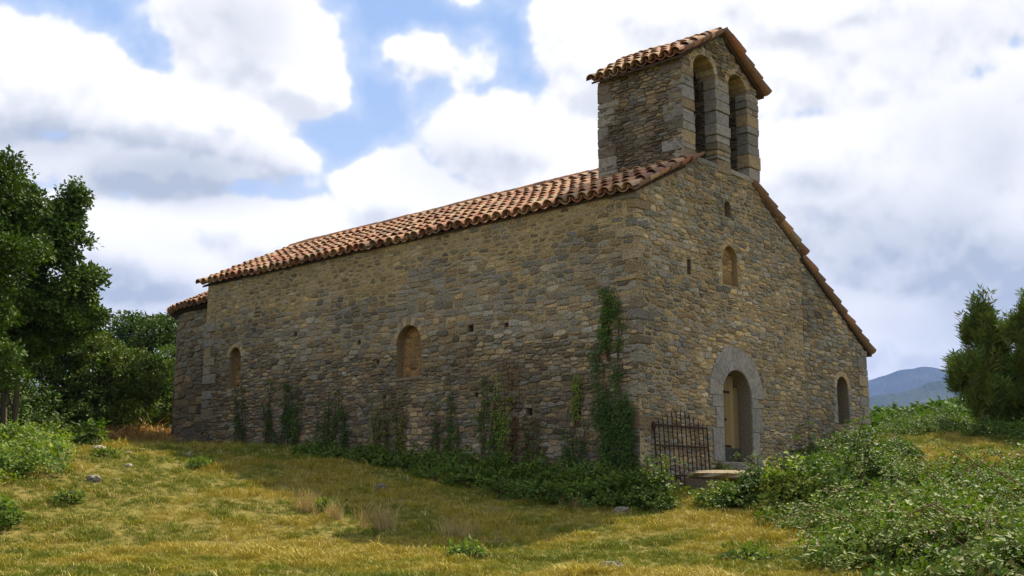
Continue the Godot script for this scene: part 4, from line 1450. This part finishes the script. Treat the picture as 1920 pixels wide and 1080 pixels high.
func make_plants() -> void:
	# ivy at the corner and creepers along the long wall
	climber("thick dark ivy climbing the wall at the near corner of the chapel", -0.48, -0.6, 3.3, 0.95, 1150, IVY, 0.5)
	climber("thin leafy shoots above the thick ivy reaching the beam hole", -0.78, 2.6, 4.15, 0.55, 220, GREEN + IVY, 0.7)
	var reds := [Color(0.12, 0.04, 0.02), Color(0.09, 0.05, 0.02)]
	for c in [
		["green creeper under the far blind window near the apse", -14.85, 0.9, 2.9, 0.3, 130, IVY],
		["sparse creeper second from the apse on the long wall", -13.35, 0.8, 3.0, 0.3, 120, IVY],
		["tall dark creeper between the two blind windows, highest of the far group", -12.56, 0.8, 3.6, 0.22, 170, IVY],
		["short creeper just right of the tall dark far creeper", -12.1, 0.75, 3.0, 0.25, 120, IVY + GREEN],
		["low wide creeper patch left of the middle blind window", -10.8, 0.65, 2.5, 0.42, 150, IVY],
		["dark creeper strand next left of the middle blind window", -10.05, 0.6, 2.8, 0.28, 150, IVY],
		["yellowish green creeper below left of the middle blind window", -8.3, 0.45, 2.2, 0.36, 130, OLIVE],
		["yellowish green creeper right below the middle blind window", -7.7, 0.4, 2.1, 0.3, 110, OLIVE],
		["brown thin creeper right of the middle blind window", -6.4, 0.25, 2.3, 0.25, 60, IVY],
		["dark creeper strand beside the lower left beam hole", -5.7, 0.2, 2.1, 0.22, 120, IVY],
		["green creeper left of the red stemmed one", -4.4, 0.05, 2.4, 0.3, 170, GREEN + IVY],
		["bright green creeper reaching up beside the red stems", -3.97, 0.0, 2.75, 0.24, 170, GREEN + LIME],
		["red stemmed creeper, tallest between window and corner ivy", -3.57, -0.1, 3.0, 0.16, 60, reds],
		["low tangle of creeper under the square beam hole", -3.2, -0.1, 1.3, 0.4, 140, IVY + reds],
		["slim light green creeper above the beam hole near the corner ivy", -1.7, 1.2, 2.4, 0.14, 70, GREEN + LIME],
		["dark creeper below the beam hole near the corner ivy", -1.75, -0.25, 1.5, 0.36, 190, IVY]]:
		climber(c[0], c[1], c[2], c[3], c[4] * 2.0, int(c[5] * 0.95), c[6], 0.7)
	# weeds in the shade of the long wall
	for i in 17:
		var x := -10.6 + i * 0.66
		var z := rng.randf_range(0.35, 0.8) + (0.25 if i > 10 else 0.0)
		var s := 0.26 + 0.03 * i
		bush("wall_weeds", "nettle clump in the shade along the foot of the long wall", "weeds", "weeds along the long wall", Vector3(x, land(x, z), z), Vector3(0.62, s, 0.5 + 0.02 * i), "weed", M.leaf, GREEN, 150.0)
	for p in [[-2.4, 1.7, 0.42], [-1.2, 1.9, 0.5], [-0.2, 1.7, 0.5], [0.4, 1.0, 0.55], [-3.6, 1.5, 0.32], [-4.9, 1.3, 0.28]]:
		bush("dark_weeds", "green weed mound in the shadow beside the chapel corner", "weeds", "weed mounds by the corner", Vector3(p[0], land(p[0], p[1]), p[1]), Vector3(0.85, p[2], 0.6), "weed", M.leaf, GREEN, 130.0)
	# brambles right of the corner, before the front
	bush("bramble_bush", "glossy bramble bush in the sun just right of the chapel corner before the gate", "bush", "brambles before the chapel front", Vector3(1.1, land(1.1, 1.2), 1.2), Vector3(0.62, 0.72, 0.62), "bramble", M.gloss_leaf, GREEN, 190.0)
	bush("bramble_bush", "small bramble bush before the low stone bench", "bush", "brambles before the chapel front", Vector3(2.3, land(2.3, 0.6), 0.6), Vector3(0.55, 0.36, 0.5), "bramble", M.gloss_leaf, GREEN + LIME, 190.0)
	bush("yellow_shrub", "yellow green broad leaved shrub standing between the dark brambles", "shrub", "", Vector3(3.75, land(3.75, 0.75), 0.75), Vector3(0.42, 0.95, 0.42), "broad", M.leaf, LIME + [Color(0.22, 0.21, 0.03)], 150.0)
	bush("bramble_bush", "dark bramble bush left of the yellow green shrub", "bush", "brambles before the chapel front", Vector3(3.0, land(3.0, 0.3), 0.3), Vector3(0.75, 0.78, 0.7), "bramble", M.gloss_leaf, GREEN + IVY, 190.0)
	bush("bramble_bush", "tall bramble mound right of the yellow green shrub", "bush", "brambles before the chapel front", Vector3(4.6, land(4.6, -0.4), -0.4), Vector3(1.1, 1.18, 1.0), "bramble", M.gloss_leaf, GREEN, 190.0)
	bush("bramble_bush", "bramble mound against the wall right of the chapel door", "bush", "brambles before the chapel front", Vector3(1.0, land(1.0, -7.2), -7.2), Vector3(1.1, 0.85, 1.4), "bramble", M.gloss_leaf, GREEN, 170.0)
	bush("bramble_bush", "bramble mound under the small window of the lean-to", "bush", "brambles before the chapel front", Vector3(1.1, land(1.1, -9.6), -9.6), Vector3(1.0, 0.65, 1.2), "bramble", M.gloss_leaf, GREEN, 170.0)
	bush("bramble_bush", "low bramble beside the door step on its right", "bush", "brambles before the chapel front", Vector3(1.3, land(1.3, -5.0), -5.0), Vector3(0.7, 0.5, 0.8), "bramble", M.gloss_leaf, GREEN, 170.0)
	bush("door_weed", "small light green weed sprouting behind the stone bench by the door", "weeds", "", Vector3(0.4, land(0.4, -2.9), -2.9), Vector3(0.22, 0.3, 0.25), "weed", M.leaf, LIME, 260.0)
	bush("gate_weed", "yellowish weed growing through the right end of the iron gate", "weeds", "", Vector3(0.5, land(0.5, -2.3), -2.3), Vector3(0.2, 0.5, 0.2), "weed", M.leaf, LIME + OLIVE, 200.0)
	# the thicket that fills the right foreground
	var r2 := RandomNumberGenerator.new()
	r2.seed = 77
	for j in 11:
		for i in 9:
			var x := 3.6 + i * 1.25 + (0.6 if j % 2 else 0.0) + r2.randf_range(-0.25, 0.25)
			var z := 7.0 - j * 1.3 + r2.randf_range(-0.25, 0.25)
			if z > 0.5 + 1.35 * (x - 3.9) or z < -8.2 - (x - 4.0) * 0.1 and x < 6.0 or x > 12.5:
				continue
			if Vector2(x - 4.6, z + 0.4).length() < 1.0 or Vector2(x - 3.75, z - 0.75).length() < 0.8:
				continue
			if x < 5.0 and z < -3.6 or x < 6.2 and z < -6.4:
				continue
			if r2.randf() < 0.1:
				continue
			var off := Vector2(x - EYE.x, z - EYE.z)
			if off.dot(Vector2(0.7335, -0.6797)) > 0.56 * off.dot(Vector2(-0.6797, -0.7335)):
				continue  # well outside the picture
			var edge := smoothstep(0.0, 2.4, (0.5 + 1.35 * (x - 3.9)) - z)
			var s := Vector3(r2.randf_range(0.95, 1.25), (r2.randf_range(0.2, 0.62) + 0.38 * edge) * (0.7 if z < -3.2 else 1.0), r2.randf_range(0.95, 1.25))
			bush("bramble_mound", ("bramble mound along the lawn edge of the thicket at lower right" if edge < 0.45 else (("bramble mound near the bottom right corner of the thicket" if z > 1.5 else "bramble mound at the right edge in the upper thicket") if x > 7.4 else ("bramble mound in the thicket below the lean-to wall" if z < -3.0 else "bramble mound in the middle of the lower right thicket"))), "bush", "bramble thicket on the right", Vector3(x, land(x, z), z), s, ["bramble", "bramble", "broad", "weed"][r2.randi() % 4], M.gloss_leaf, GREEN + GREEN + LIME + (LIME if r2.randf() < 0.5 else GREEN) + [Color(0.17, 0.12, 0.045)], 150.0, r2.randf_range(0.65, 1.1))
	for p in [[4.4, -14.4, 0.9, 1.3], [5.6, -12.4, 0.9, 1.4], [6.4, -10.0, 0.9, 1.3], [2.2, -17.4, 0.9, 1.2], [0.6, -19.0, 0.9, 1.2], [-1.6, -20.5, 1.1, 1.5], [-3.2, -22.5, 1.2, 1.6], [3.4, -16.0, 0.8, 1.1]]:
		bush("far_bramble", "green bramble mound beyond the dry grass right of the lean-to", "bush", "brambles beyond the lean-to", Vector3(p[0], land(p[0], p[1]), p[1]), Vector3(p[3], p[2] * 0.75, p[3]), "broad", M.leaf, OAK + GREEN, 90.0, 0.85)
	for p in [[-3.0, 5.9, "small leafy weed at the shadow's edge among the straw tufts"], [-10.4, 6.6, "low weed right of the largest pale rock"], [-6.0, 9.6, "low weed on the sunlit lawn at far left"], [2.4, 7.6, "small weed on the lawn below the tip of the shadow"], [5.8, 5.4, "small weed on the lawn before the thicket"], [-8.4, 5.4, "small weed at the shadow's edge before the far blind window"]]:
		bush("lawn_weed", p[2], "weeds", "weeds in the lawn", Vector3(p[0], land(p[0], p[1]), p[1]), Vector3(0.3, 0.16, 0.3), "weed", M.leaf, GREEN + LIME, 240.0)
	# shrubs on the left
	for p in [[-10.2, 8.6, 1.1, 0.5], [-8.6, 9.4, 1.0, 0.38], [-12.0, 8.0, 1.2, 0.55], [-13.6, 6.8, 1.0, 0.5], [-9.6, 10.4, 1.2, 0.42], [-11.6, 9.9, 1.3, 0.6], [-8.0, 10.8, 1.0, 0.3]]:
		bush("green_shrub", "bright green leafy shrub at the left edge of the meadow", "shrub", "shrubs on the left", Vector3(p[0], land(p[0], p[1]), p[1]), Vector3(p[2], p[3], p[2]), "broad", M.leaf, GREEN + LIME, 85.0)
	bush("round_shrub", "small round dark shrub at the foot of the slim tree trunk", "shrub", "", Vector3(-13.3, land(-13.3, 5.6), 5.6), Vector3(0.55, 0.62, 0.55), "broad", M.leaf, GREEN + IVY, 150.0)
	bush("edge_shrub", "low green shrub cut by the left edge above the lawn", "shrub", "", Vector3(-4.9, land(-4.9, 11.5), 11.5), Vector3(0.6, 0.42, 0.6), "broad", M.leaf, GREEN, 130.0)
	# trees on the left
	tree("oak_tree", "large leafy oak on the left with its crown against the clouds", Vector3(-18.0, land(-18.0, 5.7), 5.7), "", [
		[Vector3(-0.1, 7.15, 0.3), Vector3(0.75, 0.85, 0.8)], [Vector3(-1.2, 7.0, 1.2), Vector3(0.8, 0.9, 0.8)], [Vector3(0.95, 6.7, -0.75), Vector3(0.5, 1.0, 0.55)],
		[Vector3(-0.1, 5.6, 0.3), Vector3(1.5, 1.1, 1.5)], [Vector3(1.0, 4.55, -1.1), Vector3(1.0, 0.7, 1.0)], [Vector3(-1.6, 5.2, 1.8), Vector3(1.5, 1.3, 1.5)], [Vector3(0.8, 5.7, -0.7), Vector3(0.7, 0.6, 0.8)],
		[Vector3(0.2, 3.6, -0.2), Vector3(1.6, 0.95, 1.6)], [Vector3(-1.4, 3.4, 1.6), Vector3(1.8, 1.1, 1.8)], [Vector3(1.0, 3.5, -1.0), Vector3(0.9, 0.6, 0.9)], [Vector3(-2.6, 2.9, 2.2), Vector3(1.6, 1.0, 1.6)], [Vector3(0.35, 6.2, -0.2), Vector3(1.0, 0.9, 1.0)], [Vector3(-0.9, 6.2, 0.9), Vector3(1.2, 1.0, 1.2)], [Vector3(-0.4, 2.7, 0.4), Vector3(1.5, 0.7, 1.5)]], 270.0, "oak", M.tree_leaf, OAK + GREEN, 0.1, M.pale_bark, 1.0, 3)
	tree("oak_tree", "oak at the left edge whose trunk stands outside the picture", Vector3(-14.6, land(-14.6, 8.9), 8.9), "", [
		[Vector3(0.2, 6.6, 0), Vector3(1.4, 1.2, 1.4)], [Vector3(0.3, 5.0, -0.2), Vector3(1.8, 1.2, 1.7)], [Vector3(0.0, 3.4, 0), Vector3(1.7, 1.1, 1.7)], [Vector3(-1.8, 5.0, 1.2), Vector3(1.6, 1.5, 1.6)], [Vector3(-0.6, 2.6, 0.4), Vector3(1.4, 0.8, 1.4)], [Vector3(0.7, 5.9, -0.6), Vector3(1.0, 0.9, 1.0)], [Vector3(0.4, 2.3, -0.4), Vector3(1.3, 0.8, 1.3)]], 230.0, "oak", M.tree_leaf, OAK, 0.09, M.pale_bark, 1.0, 1)
	tree("hazel_tree", "olive green bushy tree right of the large oak", Vector3(-23.2, land(-23.2, 0.6), 0.6), "", [
		[Vector3(0, 2.9, 0), Vector3(1.3, 1.0, 1.3)], [Vector3(0.9, 2.1, -0.9), Vector3(1.4, 1.1, 1.4)], [Vector3(-1.0, 2.6, 1.0), Vector3(1.5, 1.4, 1.5)], [Vector3(0, 1.3, 0), Vector3(1.9, 1.1, 1.9)]], 110.0, "oak", M.tree_leaf, OLIVE + GREEN, 0.1, M.bark, 1.0, 3)
	tree("oak_tree", "dark round topped oak in the distance beside the apse", Vector3(-38.9, land(-38.9, -10.2), -10.2), "", [
		[Vector3(0, 5.3, 0), Vector3(2.0, 1.2, 2.0)], [Vector3(1.6, 4.4, -1.8), Vector3(1.7, 1.3, 1.7)], [Vector3(-1.6, 4.4, 1.8), Vector3(1.7, 1.1, 1.7)], [Vector3(0, 3.0, 0), Vector3(2.9, 1.6, 2.9)]], 62.0, "oak", M.tree_leaf, OAK, 0.25, M.bark, 1.5, 1)
	tree("young_tree", "bright green young tree next to the apse wall", Vector3(-29.0, land(-29.0, -5.3), -5.3), "", [
		[Vector3(0.3, 3.0, -0.3), Vector3(1.2, 1.1, 1.2)], [Vector3(0.8, 1.9, -0.9), Vector3(1.3, 1.2, 1.3)], [Vector3(-0.8, 2.2, 0.8), Vector3(1.3, 1.2, 1.3)], [Vector3(0, 1.0, 0), Vector3(1.6, 0.9, 1.6)]], 110.0, "oak", M.tree_leaf, GREEN + LIME, 0.09, M.bark, 1.0, 2)
	for p in [[-21.5, 4.2, 1.9], [-20.0, 6.4, 1.9], [-24.5, 2.4, 2.0], [-26.5, -0.6, 1.8], [-18.6, 9.6, 1.9], [-32.5, -5.5, 2.2], [-34.5, -8.0, 2.2], [-21.4, 8.8, 3.6], [-23.5, 6.0, 3.6], [-26.5, 3.2, 3.2], [-20.6, 11.6, 3.4], [-25.0, 8.4, 4.2], [-23.0, 11.0, 4.0], [-20.2, 7.4, 3.4], [-19.4, 9.8, 3.4], [-21.8, 5.4, 3.0]]:
		bush("undergrowth", "dark undergrowth behind the tree trunks at the edge of the wood", "bush", "undergrowth on the left", Vector3(p[0], land(p[0], p[1]), p[1]), Vector3(2.0, p[2], 2.0), "oak", M.tree_leaf, OAK, 40.0)
	# trees on the right
	tree("feathery_tree", "feathery yellow green tree at the right edge beyond the brambles", Vector3(0.7, land(0.7, -20.2), -20.2), "", [
		[Vector3(-1.15, 3.26, -0.2), Vector3(0.34, 0.6, 0.34)], [Vector3(-0.75, 3.72, -0.2), Vector3(0.3, 0.75, 0.3)], [Vector3(-0.35, 3.16, 0.0), Vector3(0.36, 0.6, 0.36)], [Vector3(-0.8, 2.60, -0.2), Vector3(0.7, 0.7, 0.7)], [Vector3(0.6, 3.07, 0.4), Vector3(0.3, 0.55, 0.3)], [Vector3(1.0, 3.44, 0.4), Vector3(0.3, 0.7, 0.3)], [Vector3(1.4, 2.98, 0.5), Vector3(0.4, 0.6, 0.4)], [Vector3(1.0, 2.42, 0.4), Vector3(0.75, 0.75, 0.75)], [Vector3(-1.3, 1.86, -0.2), Vector3(0.6, 0.75, 0.7)],
		[Vector3(0.1, 1.67, 0), Vector3(1.2, 0.8, 1.1)], [Vector3(1.9, 2.79, 0.8), Vector3(0.6, 0.7, 0.6)], [Vector3(2.4, 3.07, 0.9), Vector3(0.5, 0.6, 0.5)], [Vector3(2.2, 1.86, 0.8), Vector3(1.1, 1.0, 1.1)], [Vector3(0.2, 0.74, 0), Vector3(1.4, 0.8, 1.2)]], 190.0, "feather", M.tree_leaf, OLIVE + GREEN, 0.05, M.bark, 1.2, 4, 2.2)
	tree("young_tree", "broad leaved sapling cut by the right edge above the brambles", Vector3(5.6, land(5.6, -9.2), -9.2), "", [
		[Vector3(0.3, 1.9, 0.1), Vector3(0.55, 0.5, 0.5)], [Vector3(0.1, 1.2, 0), Vector3(0.6, 0.5, 0.6)]], 110.0, "broad", M.tree_leaf, LIME + GREEN, 0.04, M.bark, 1.2, 1)
	# the wooded hill beyond, one mass
	var xf := []
	var cols := PackedColorArray()
	for i in 9000:
		var az := deg_to_rad(rng.randf_range(14.0, 31.0))
		var d := rng.randf_range(60.0, 175.0)
		var p := EYE + Vector3(-sin(az), 0, -cos(az)) * d
		p.y = land(p.x, p.z)
		var lumpy := coarse.get_noise_2d(p.x * 2.0, p.z * 2.0)
		p.y += rng.randf_range(0.0, 1.3) + lumpy * 1.2
		xf.append(Transform3D(turned(Vector3(rng.randf_range(-0.5, 0.5), 1, rng.randf_range(-0.5, 0.5)), rng.randf_range(0.9, 1.8)), p))
		cols.append(shade_of(OAK + (GREEN if lumpy > 0.1 else OAK)))
	var wood := strewn("hillside_wood", leafy.far, M.leaf, xf, cols)
	wood.set_meta("label", "green wood covering the hillside beyond the meadow")
	wood.set_meta("category", "wood")

func make_grass() -> void:
	var xf := [[], []]
	var cols := [PackedColorArray(), PackedColorArray()]
	var fwd := atan2(0.6665, 0.7193)
	var n := 0
	while n < 190000:
		n += 1
		var d := 11.0 + 50.0 * pow(rng.randf(), 1.9)
		var az := fwd + rng.randf_range(-0.56, 0.56)
		var x := EYE.x - sin(az) * d
		var z := EYE.z - cos(az) * d
		if x < 0.05 and z < 0.05 and z > -11.2 and x > -17.1 or Vector2(x + 18.5, z - AXIS).length() < 3.5:
			continue
		var dry := coarse.get_noise_2d(x * 14.0, z * 14.0) + fine.get_noise_2d(x * 26.0 + 70.0, z * 26.0) * 0.8
		var k := 1 if dry > 0.22 else 0
		var col := Color(0.235, 0.225, 0.016).lerp(Color(0.365, 0.295, 0.046), smoothstep(-0.25, 0.4, dry + rng.randf_range(-0.2, 0.2)))
		col = col.lerp(Color(0.12, 0.165, 0.02), smoothstep(0.08, -0.3, dry) * rng.randf_range(0.3, 1.0))
		if rng.randf() < 0.12:
			col = Color(0.46, 0.38, 0.13)
		var s := rng.randf_range(0.5, 1.3) * (1.0 + 0.8 * smoothstep(0.12, 0.42, fine.get_noise_2d(x * 55.0 + 200.0, z * 55.0))) * (1.0 + clampf((d - 22.0) * 0.03, 0.0, 0.7)) * (1.0 + 0.5 * maxf(0.0, dry))
		if fine.get_noise_2d(x * 40.0 - 90.0, z * 40.0) > 0.33 and rng.randf() < 0.75:
			continue
		if x < -19.0 and z < 2.0:
			s *= 2.2
			col = Color(0.36, 0.22, 0.07) * rng.randf_range(0.8, 1.2)
		xf[k].append(Transform3D(turned(Vector3(rng.randf_range(-0.25, 0.25), 1, rng.randf_range(-0.25, 0.25)), s), Vector3(x, land(x, z) - 0.012, z)))
		cols[k].append(col * rng.randf_range(0.8, 1.2))
	var g := strewn("meadow_grass", leafy.grass, M.blade, xf[0], cols[0])
	g.set_meta("label", "short yellow green meadow grass over the rise")
	g.set_meta("category", "grass")
	var g2 := strewn("dry_grass", leafy.grass2, M.blade, xf[1], cols[1])
	g2.set_meta("label", "longer dry straw coloured grass in patches of the meadow")
	g2.set_meta("category", "grass")
	# tall straw tufts
	for t in [[-3.4, 6.1, 1.1, "straw tuft at the left end of the row at the shadow's edge"], [-2.4, 6.3, 1.0, "straw tuft second from left at the shadow's edge"], [-1.2, 6.2, 1.35, "largest pale straw tuft leaning at the shadow's edge"], [0.35, 5.7, 1.0, "upright straw tuft at the tip of the chapel's shadow"], [-0.15, 1.9, 0.8, "brown straw tuft before the dark weeds by the corner"]]:
		var o := thing("straw_tuft", t[3], "grass tuft", Vector3(t[0], land(t[0], t[1]), t[1]), "tall straw tufts")
		var tx := []
		var tc := PackedColorArray()
		for i in 9:
			tx.append(Transform3D(turned(Vector3(rng.randf_range(-0.4, 0.25), 1, rng.randf_range(-0.25, 0.25)), t[2] * rng.randf_range(0.7, 1.1)), Vector3(rng.randf_range(-0.3, 0.3), -0.02, rng.randf_range(-0.2, 0.2))))
			tc.append(Color(0.45, 0.34, 0.15) * rng.randf_range(0.8, 1.15))
		many("blades", leafy.straw, M.blade, o, tx, tc)

# ------------------------------------------------------------------
func _ready() -> void:
	rng.seed = 20240
	fine.seed = 3
	fine.frequency = 0.02
	fine.fractal_octaves = 3
	coarse.seed = 4
	coarse.frequency = 0.012
	coarse.fractal_octaves = 3
	# camera
	var cam := Camera3D.new()
	cam.name = "camera"
	cam.fov = 28.732
	cam.near = 0.1
	cam.far = 20000.0
	add_child(cam)
	cam.position = EYE
	cam.rotation = Vector3(0.18006, 0.74739, 0)
	cam.current = true
	# sky and air
	var env := Environment.new()
	env.background_mode = Environment.BG_SKY
	var sky := Sky.new()
	sky.sky_material = make_sky()
	env.sky = sky
	env.tonemap_mode = Environment.TONE_MAPPER_LINEAR
	env.tonemap_exposure = 1.95
	env.sdfgi_enabled = true
	env.ssao_enabled = true
	env.ssil_enabled = true
	env.fog_enabled = true
	env.fog_density = 0.00007
	env.fog_light_color = Color(0.40, 0.62, 1.0)
	var we := WorldEnvironment.new()
	we.name = "world"
	we.environment = env
	add_child(we)
	# sun: high behind the chapel
	var sun := DirectionalLight3D.new()
	sun.name = "sun"
	sun.light_energy = 1.6
	sun.light_color = Color(1.0, 0.95, 0.86)
	sun.light_angular_distance = 0.5
	sun.shadow_enabled = true
	add_child(sun)
	sun.look_at_from_position(Vector3.ZERO, Vector3(0.13, -1.0, 0.8))
	print("sky done ", Time.get_ticks_msec())
	make_materials()
	print("materials ", Time.get_ticks_msec())
	make_ground()
	make_mountain("far_mountain", [[5.0, 4.8], [12.0, 5.2], [20.0, 5.6], [21.9, 5.8], [22.9, 5.9], [23.7, 5.82], [24.4, 5.52], [25.1, 5.36], [28.0, 4.9], [36.0, 3.0]], 6200.0, 1500.0, Color(0.07, 0.08, 0.05), 51)
	make_mountain("near_mountain", [[5.0, 5.0], [14.0, 5.5], [21.3, 5.3], [22.5, 5.2], [23.7, 4.75], [25.1, 4.5], [29.0, 3.7], [36.0, 2.0]], 3600.0, 1000.0, Color(0.04, 0.065, 0.025), 52)
	print("ground ", Time.get_ticks_msec())
	chapel = thing("stone_chapel", "old rubble stone chapel with tiled roof and gabled bell tower", "chapel")
	make_walls()
	print("walls ", stones.size(), " ", Time.get_ticks_msec())
	make_roofs()
	print("tiles ", tiles.size())
	commit_masonry()
	make_small_things()
	print("masonry ", Time.get_ticks_msec())
	make_leaf_meshes()
	make_plants()
	print("plants ", Time.get_ticks_msec())
	make_grass()
	print("grass ", Time.get_ticks_msec())
